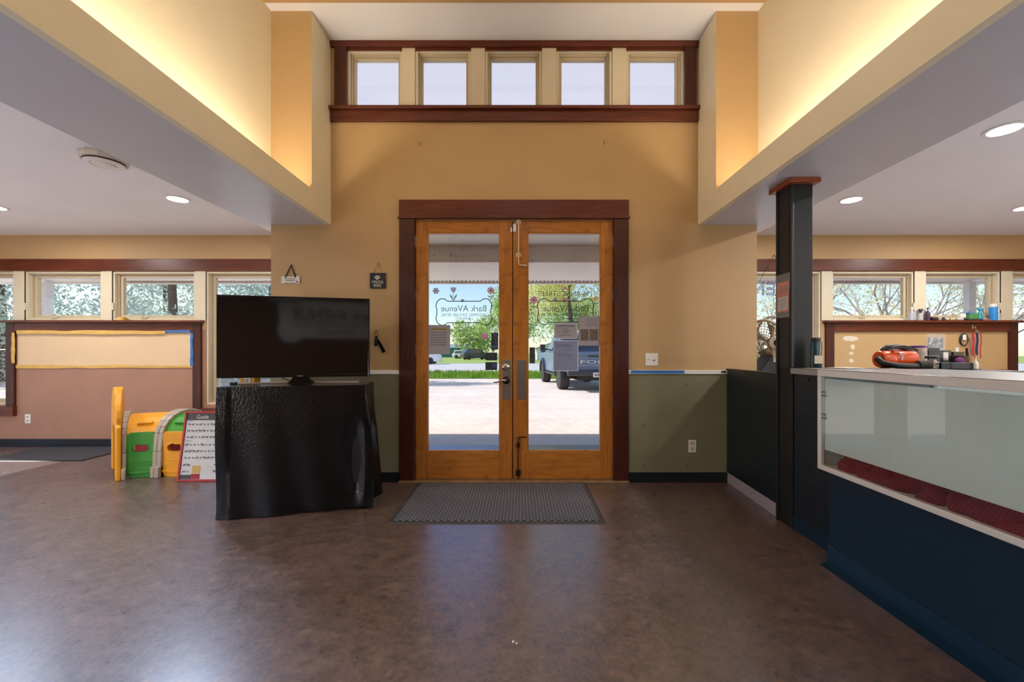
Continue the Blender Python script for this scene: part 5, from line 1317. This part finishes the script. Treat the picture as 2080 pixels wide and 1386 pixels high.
bark = mat('grey_brown_bark', (104, 92, 82), .9, var=.2, vs=8)
def branches(mb, p, d, L, r_, depth, rnd, ends, spread=.6, lo=3):
    q2 = p + d * L; mid = p + d * L * .5 + Vector((rnd.uniform(-1, 1), rnd.uniform(-1, 1), rnd.uniform(-1, 1))) * L * .06
    mb.tube([p, mid, q2], [r_, r_ * .85, r_ * .65], 6 if depth > 1 else 4, cap=False)
    if depth <= 1: ends.append(q2)
    if depth == 0: return
    for k in range(rnd.choice((lo, lo + 1))):
        dd = (d + Vector((rnd.gauss(0, spread), rnd.gauss(0, spread), rnd.gauss(.1, spread * .7)))).normalized()
        branches(mb, q2 if k else mid, dd, L * rnd.uniform(.62, .82), r_ * .6, depth - 1, rnd, ends, spread, lo)
def tree(loc, h, crown, n, size, lm, name, label, seed, trunk_r=.16, blobs=None, depth=3, per=None):
    x, y = loc; rnd = random.Random(seed)
    t = thing(name, label, 'tree', (x, y, GZ), 'trees beyond the parking lot')
    tb = MB(); ends = []
    tb.tube([(x, y, GZ), (x + .1, y, h * .2), (x, y, h * .38)], [trunk_r, trunk_r * .8, trunk_r * .7], 8, cap=False)
    branches(tb, Vector((x, y, h * .36)), Vector((0, 0, 1)), h * .2, trunk_r * .6, depth, rnd, ends)
    tb.build('trunk', bark, t, smooth=60)
    if blobs is None:
        blobs = []
        for k in range(18):
            a = rnd.uniform(0, 2 * pi); rr = crown * rnd.uniform(.2, .85); z = h * rnd.uniform(.42, .92); f_ = 1 - abs(z / h - .62) * 1.1
            blobs.append((x + rr * cos(a) * f_, y + rr * sin(a) * f_, z, crown * rnd.uniform(.28, .45)))
    if per: blobs = [(e.x, e.y, e.z, per * rnd.uniform(.6, 1.2)) for e in ends] 
    leaves(blobs, n, size, seed, .15).build('foliage', lm, t)
    return t
spring = leafmat('spring_leaves', (186, 192, 100), (240, 236, 176), .6); midg = leafmat('mid_green_leaves', (140, 172, 96), (200, 214, 140), .6); pinem = leafmat('pine_needles', (176, 196, 184), (236, 240, 232), .7)
tree((3.2, 27), 10.5, 4.6, 22000, .15, spring, 'leafy_tree', 'tall yellow-green tree seen through both door leaves', 31, .2)
tree((11, 31), 10, 4.6, 16000, .17, spring, 'leafy_tree', 'yellow-green tree behind the pickup truck', 32, .22)
tree((-1.5, 62), 10, 5.0, 12000, .28, midg, 'leafy_tree', 'darker green tree far behind the parked cars', 33, .25)
tree((8, 70), 10, 7, 12000, .3, midg, 'leafy_tree', 'darker green tree behind the small white house', 34, .3)
tree((-9.5, 86), 7, 6, 2500, .6, midg, 'leafy_tree', 'low green tree behind the teal building', 35, .3)
for i, (x, y, hh) in enumerate(((-21.5, 17.5), (-20.5, 24.5), (-14.4, 17.5), (-14.5, 24.5), (-28, 18))[k] + ((11, 12, 11.5, 9.5, 11)[k],) for k in range(5)):
    rnd = random.Random(50 + i); blobs = []
    for k in range(34):
        z = hh * rnd.uniform(.05, .98); rr = 2.6 * (1 - z / hh) ** .6 + .4; a = rnd.uniform(0, 2 * pi); blobs.append((x + rr * .7 * cos(a), y + rr * .7 * sin(a), z, rr * .42 + .25))
    lb = ['shaggy blue-green pine seen through the first left window', 'shaggy blue-green pine seen through the middle left windows', 'shaggy blue-green pine beyond the third left window', 'shaggy pine seen through the tall window beside the television', 'outermost shaggy pine past the left edge'][i]
    tree((x, y), hh, 2.6, 16000, .16, pinem, 'pine_tree', lb, 50 + i, .2, blobs, 2)
blossom = leafmat('blossom_leaves', (206, 206, 150), (244, 240, 206), .6)
def sparse(loc, h, label, seed, per, n, dirs):
    x, y = loc; rnd = random.Random(seed); t = thing('blossoming_tree', label, 'tree', (x, y, GZ), 'trees beyond the parking lot')
    tb = MB(); ends = []; tb.tube([(x, y, GZ), (x, y, h * .3)], [.16, .12], 8, cap=False)
    for d in dirs: branches(tb, Vector((x, y, h * rnd.uniform(.18, .3))), Vector(d).normalized(), h * .26, .045, 4, rnd, ends, .38, 2)
    tb.build('trunk', mat('pale_bark', (150, 144, 140), .9), t, smooth=60)
    leaves([(e.x, e.y, e.z, per) for e in ends], n, .085, seed, .1).build('foliage', blossom, t)
D8 = [(1, 0, .5), (-1, .1, .6), (.3, 1, .7), (-.3, -1, .6), (.7, -.6, .9), (-.7, -.4, 1), (0, .1, 1)]
sparse((12.6, 14.5), 6.3, 'sparse blossoming tree seen through the first short right window', 71, .42, 6000, D8)
sparse((18.6, 17.0), 6.8, 'sparse blossoming tree behind the bottles on the shelf', 72, .42, 6000, D8)
sparse((7.2, 11.9), 4.2, 'sparse branch tips seen under the open sign', 73, .25, 1800, D8[:5])
tree((27, 19), 6, 2.5, 3000, .3, midg, 'leafy_tree', 'green tree seen through the window at the right edge', 75, .2)

# ---- buildings
t = thing('white_house', 'small white gabled house seen through the bolted door leaf', 'house', (5, 62, GZ))
x0, x1, y0, y1 = PXx(1092, 60), 8.2, 60, 67
housew = mat('white_siding', (232, 232, 236), .7)
q = MB().prism([(x0, GZ), (x1, GZ), (x1, 1.7), ((x0 + x1) / 2, 2.75), (x0, 1.7)], y0, y1, 'y'); q.build('wall', housew, t)
q = MB(); xm = (x0 + x1) / 2
for s_ in (-1, 1): q.hexa([(xm, y0 - .3, 2.75), (xm + s_ * (x1 - xm + .3), y0 - .3, 1.58), (xm + s_ * (x1 - xm + .3), y1, 1.58), (xm, y1, 2.75)], [(xm, y0 - .3, 2.87), (xm + s_ * (x1 - xm + .3), y0 - .3, 1.7), (xm + s_ * (x1 - xm + .3), y1, 1.7), (xm, y1, 2.87)])
q.build('roof', mat('grey_shingle', (170, 168, 172), .8), t)
B(x0 + .5, x0 + 1.1, y0 - .05, y0 + .01, .3, 1.5).build('window', mat('dark_house_window', (70, 84, 100), .2), t)
t = thing('teal_building', 'long low teal building far behind the parked cars', 'building', (-13.5, 92, GZ))
B(-18.5, -10.8, 92, 98, GZ, 2.1).build('wall', mat('teal_siding', (52, 124, 128), .7), t)
MB().hexa([(-18.8, 91.6, 2.1), (-10.5, 91.6, 2.1), (-10.5, 98.2, 2.1), (-18.8, 98.2, 2.1)], [(-18.6, 94, 2.9), (-10.7, 94, 2.9), (-10.7, 96, 2.9), (-18.6, 96, 2.9)]).build('roof', mat('grey_metal_roof', (150, 158, 176), .6), t)
for k in range(4): B(-18 + k * 1.8, -17.2 + k * 1.8, 91.95, 92.02, 1.0, 1.7).build('window', mat('pale_window', (176, 200, 214), .3), t)
t = thing('wooden_fence', 'brown wooden fence seen through the window at the right edge', 'fence', (25.5, 14.5, GZ))
fm = mat('fence_wood', (176, 120, 92), .8, var=.15, vs=4)
q = MB()
for k in range(34): q.box(20.4 + k * .3, 20.66 + k * .3, 14.5, 14.53, GZ, 1.35)
q.build('fence_boards', fm, t)
MB().box(20.4, 30.6, 14.53, 14.58, .3, .4).box(20.4, 30.6, 14.53, 14.58, 1.0, 1.1).build('fence_rails', fm, t)
t = thing('chain_fence', 'wire fence seen low through the left window', 'fence', (-15, 13.5, GZ)); q = MB()
for k in range(14): q.cyl((-22 + k * 1.1, 14, GZ), (-22 + k * 1.1, 14, 1.3), .03, n=6)
q.build('fence_posts', steel, t)
q = MB().cyl((-22, 14, 1.28), (-7.7, 14, 1.28), .02, n=6)
for k in range(110): q.tube([(-22 + k * .13, 14, .02), (-22 + k * .13 + 1.2, 14, 1.25)], .004, 3, cap=False); q.tube([(-22 + k * .13 + 1.2, 14.01, .02), (-22 + k * .13, 14.01, 1.25)], .004, 3, cap=False)
q.build('wire_mesh', steel, t)

# ---- vehicles
tyre = mat('tyre_rubber', (44, 44, 46), .8); rim = mat('alloy_rim', (180, 182, 188), .3, .8); cgl = mat('tinted_car_glass', (40, 60, 78), .08, var=.1, spec=.8)
def wheel(M_, x, y, r_, w_, par, side):
    q = MB(M_).lathe([(r_ * .62, -w_ / 2), (r_ * .95, -w_ / 2), (r_, -w_ / 2 + .03), (r_, w_ / 2 - .03), (r_ * .95, w_ / 2), (r_ * .62, w_ / 2)], (x, y, r_), 28, ax='x')
    wl = q.build('wheel', tyre, par, smooth=35)
    q = MB(M_).lathe([(r_ * .62, side * w_ / 2 * .8), (r_ * .6, side * w_ / 2 * .95), (r_ * .2, side * w_ / 2 * .7), (r_ * .15, side * w_ / 2)], (x, y, r_), 24, ax='x')
    for k in range(6):
        a = k * pi / 3; q.box(x + side * w_ * .36 - .01, x + side * w_ * .36 + .01, y + r_ * .35 * cos(a) - .03, y + r_ * .35 * cos(a) + .03, r_ + r_ * .35 * sin(a) - .03, r_ + r_ * .35 * sin(a) + .03)
    q.build('rim', rim, wl, smooth=35)
def car(loc, rz, L, Wd, H, paint, label, name='parked_car'):
    M_ = Matrix.Translation((loc[0], loc[1], GZ + .03)) @ Matrix.Rotation(rz, 4, 'Z')
    t = thing(name, label, 'car', (loc[0], loc[1], GZ + .03))
    h = H
    prof = [(-L / 2, .35), (-L / 2 + .05, .8), (-L / 2 + .25, .95), (-L * .24, 1.05), (-L * .13, h - .03), (-L * .05, h), (L * .34, h), (L * .44, h * .66), (L / 2 - .03, h * .58), (L / 2, .4), (L / 2 - .1, .25), (-L / 2 + .1, .25)]
    q = MB(M_).prism(prof, -Wd / 2, Wd / 2, 'x'); q.build('body', paint, t, bevel=.09, seg=3, smooth=50)
    pr = [(-L * .20, 1.04), (-L * .12, h - .1), (L * .33, h - .1), (L * .41, h * .68), (L * .3, h * .64)]
    q = MB(M_).prism(pr, -Wd / 2 - .012, Wd / 2 + .012, 'x'); q.build('side_windows', cgl, t)
    q = MB(M_).hexa([(-Wd * .42, -L * .235, 1.04), (Wd * .42, -L * .235, 1.04), (Wd * .42, -L * .2, 1.04), (-Wd * .42, -L * .2, 1.04)], [(-Wd * .38, -L * .14, h - .1), (Wd * .38, -L * .14, h - .1), (Wd * .38, -L * .1, h - .1), (-Wd * .38, -L * .1, h - .1)]); q.build('windscreen', cgl, t)
    for sx_ in (-1, 1):
        for yy in (-L * .31, L * .31): wheel(M_, sx_ * (Wd / 2 - .1), yy, .34, .24, t, sx_)
        MB(M_).box(sx_ * (Wd / 2 - .35) - .12, sx_ * (Wd / 2 - .35) + .12, L / 2 - .03, L / 2 + .01, .7, .85).build('tail_light', redp, t)
    return t
wpaint = mat('white_car_paint', (236, 238, 242), .2, var=0); dpaint = mat('dark_slate_car_paint', (52, 68, 76), .2, var=0)
car((PXx(893, 41.6) - 2.25, 41.8), radians(90), 4.7, 1.85, 1.7, wpaint, 'white car parked on the road side behind the grey notice')
car((PXx(966, 66), 66), radians(118), 4.6, 1.85, 1.65, dpaint, 'dark grey car parked under the trees beyond the road')
car((PXx(942, 74), 76), radians(80), 4.4, 1.8, 1.45, wpaint, 'small white car beside the dark grey car')
# pickup truck
fwd = Vector((-.1, 1, 0)).normalized(); TAng = math.atan2(-fwd.x, fwd.y)
MK = Matrix.Translation((2.38, 12.95, GZ + .0)) @ Matrix.Rotation(TAng, 4, 'Z')   # local y = forward, rear bumper at 0
t = thing('pickup_truck', 'blue-grey pickup truck parked on the gravel seen from behind', 'truck', (2.2, 15.5, GZ))
tp = mat('blue_grey_truck_paint', (112, 134, 164), .2, .3, var=.02); trimk = mat('dark_truck_trim', (50, 54, 62), .4); chr_ = mat('truck_chrome', (200, 204, 210), .15, .9)
q = MB(MK)
side = [(.05, .62), (.05, 1.22), (1.95, 1.22), (2.0, 1.22), (4.25, 1.22), (5.65, 1.16), (5.75, .8), (5.7, .55), (4.95, .55), (4.85, .85), (4.55, 1.0), (4.15, .85), (4.05, .5), (1.6, .5), (1.45, .85), (1.1, 1.0), (.75, .85), (.62, .6)]
for s_ in (-1, 1): q.prism(side, s_ * .98, s_ * .86, 'x')
q.box(-.86, .86, .12, 5.6, .55, .68); q.box(-.95, .95, 4.2, 5.6, 1.02, 1.2); q.box(-.95, .95, 5.6, 5.74, .55, 1.14)
q.build('body', tp, t, bevel=.03)
q = MB(MK).box(-.84, .84, .0, .07, .66, 1.22).box(-.84, .84, -.02, .02, 1.16, 1.22); tg = q.build('tailgate', tp, t, bevel=.02)
q = MB(MK).box(-.82, .82, -.012, .0, .80, .83).box(-.82, .82, -.012, .0, 1.03, 1.05); q.build('tailgate_band', mat('light_truck_band', (150, 160, 176), .3, .3), tg)
q = MB(); add_text(q, 'FORD', -.54, .54, .87, .975, -.016); q.v = [MK @ v for v in q.v]; q.build('lettering', chalk, tg)
MB(MK).box(-.3, .3, -.03, -.01, 1.07, 1.11).build('tailgate_handle', trimk, tg)
q = MB(MK).hexa([(-.9, 1.98, 1.2), (.9, 1.98, 1.2), (.9, 4.2, 1.2), (-.9, 4.2, 1.2)], [(-.76, 2.1, 1.88), (.76, 2.1, 1.88), (.76, 3.4, 1.88), (-.76, 3.4, 1.88)]); q.build('cab', tp, t, bevel=.06, seg=3)
q = MB(MK).hexa([(-.72, 1.985, 1.27), (.72, 1.985, 1.27), (.72, 2.0, 1.27), (-.72, 2.0, 1.27)], [(-.66, 2.075, 1.78), (.66, 2.075, 1.78), (.66, 2.1, 1.78), (-.66, 2.1, 1.78)]); q.build('rear_window', cgl, t)
for s_ in (-1, 1):
    q = MB(MK).hexa([(s_ * .885, 2.2, 1.27), (s_ * .905, 2.2, 1.27), (s_ * .905, 3.9, 1.27), (s_ * .885, 3.9, 1.27)], [(s_ * .78, 2.28, 1.78), (s_ * .80, 2.28, 1.78), (s_ * .80, 3.35, 1.78), (s_ * .78, 3.35, 1.78)]); q.build('side_window', cgl, t)
    q = MB(MK).box(s_ * 1.12 - .1, s_ * 1.12 + .1, 3.7, 3.82, 1.28, 1.52).box(min(s_ * .9, s_ * 1.05), max(s_ * .9, s_ * 1.05), 3.72, 3.78, 1.3, 1.36); q.build('wing_mirror', trimk, t, bevel=.02)
    for yy, in ((1.1,), (4.55,)):
        wheel(MK, s_ * .86, yy, .42, .3, t, s_)
        q = MB(MK); n = 12; o_ = [(yy + .56 * cos(pi * k / n), .42 + .56 * sin(pi * k / n)) for k in range(n + 1)]; i_ = [(yy + .47 * cos(pi * k / n), .42 + .47 * sin(pi * k / n)) for k in range(n + 1)]
        q.prism(o_ + i_[::-1], min(s_ * .95, s_ * 1.05), max(s_ * .95, s_ * 1.05), 'x'); q.build('fender_flare', trimk, t)
    MB(MK).box(min(s_ * .85, s_ * .985), max(s_ * .85, s_ * .985), .03, .09, .74, 1.12).build('tail_light', redp, t)
    MB(MK).box(min(s_ * .88, s_ * 1.02), max(s_ * .88, s_ * 1.02), 1.8, 3.9, .42, .48).build('running_board', trimk, t)
MB(MK).box(-.95, .95, -.14, .03, .5, .66).build('rear_bumper', trimk, t, bevel=.03)
pl = MB(MK).box(-.18, .14, -.155, -.14, .46, .60).build('licence_plate', plw, t)
q = MB(MK); 
for k in range(5): q.box(-.14 + k * .055, -.105 + k * .055, -.158, -.155, .49, .57)
q.build('plate_characters', mat('plate_print', (60, 60, 110), .5), pl)
MB(MK).box(-.5, .5, .3, 1.2, .33, .48).cyl((-.8, 1.1, .4), (.8, 1.1, .4), .05, n=10).build('rear_axle', black, t)
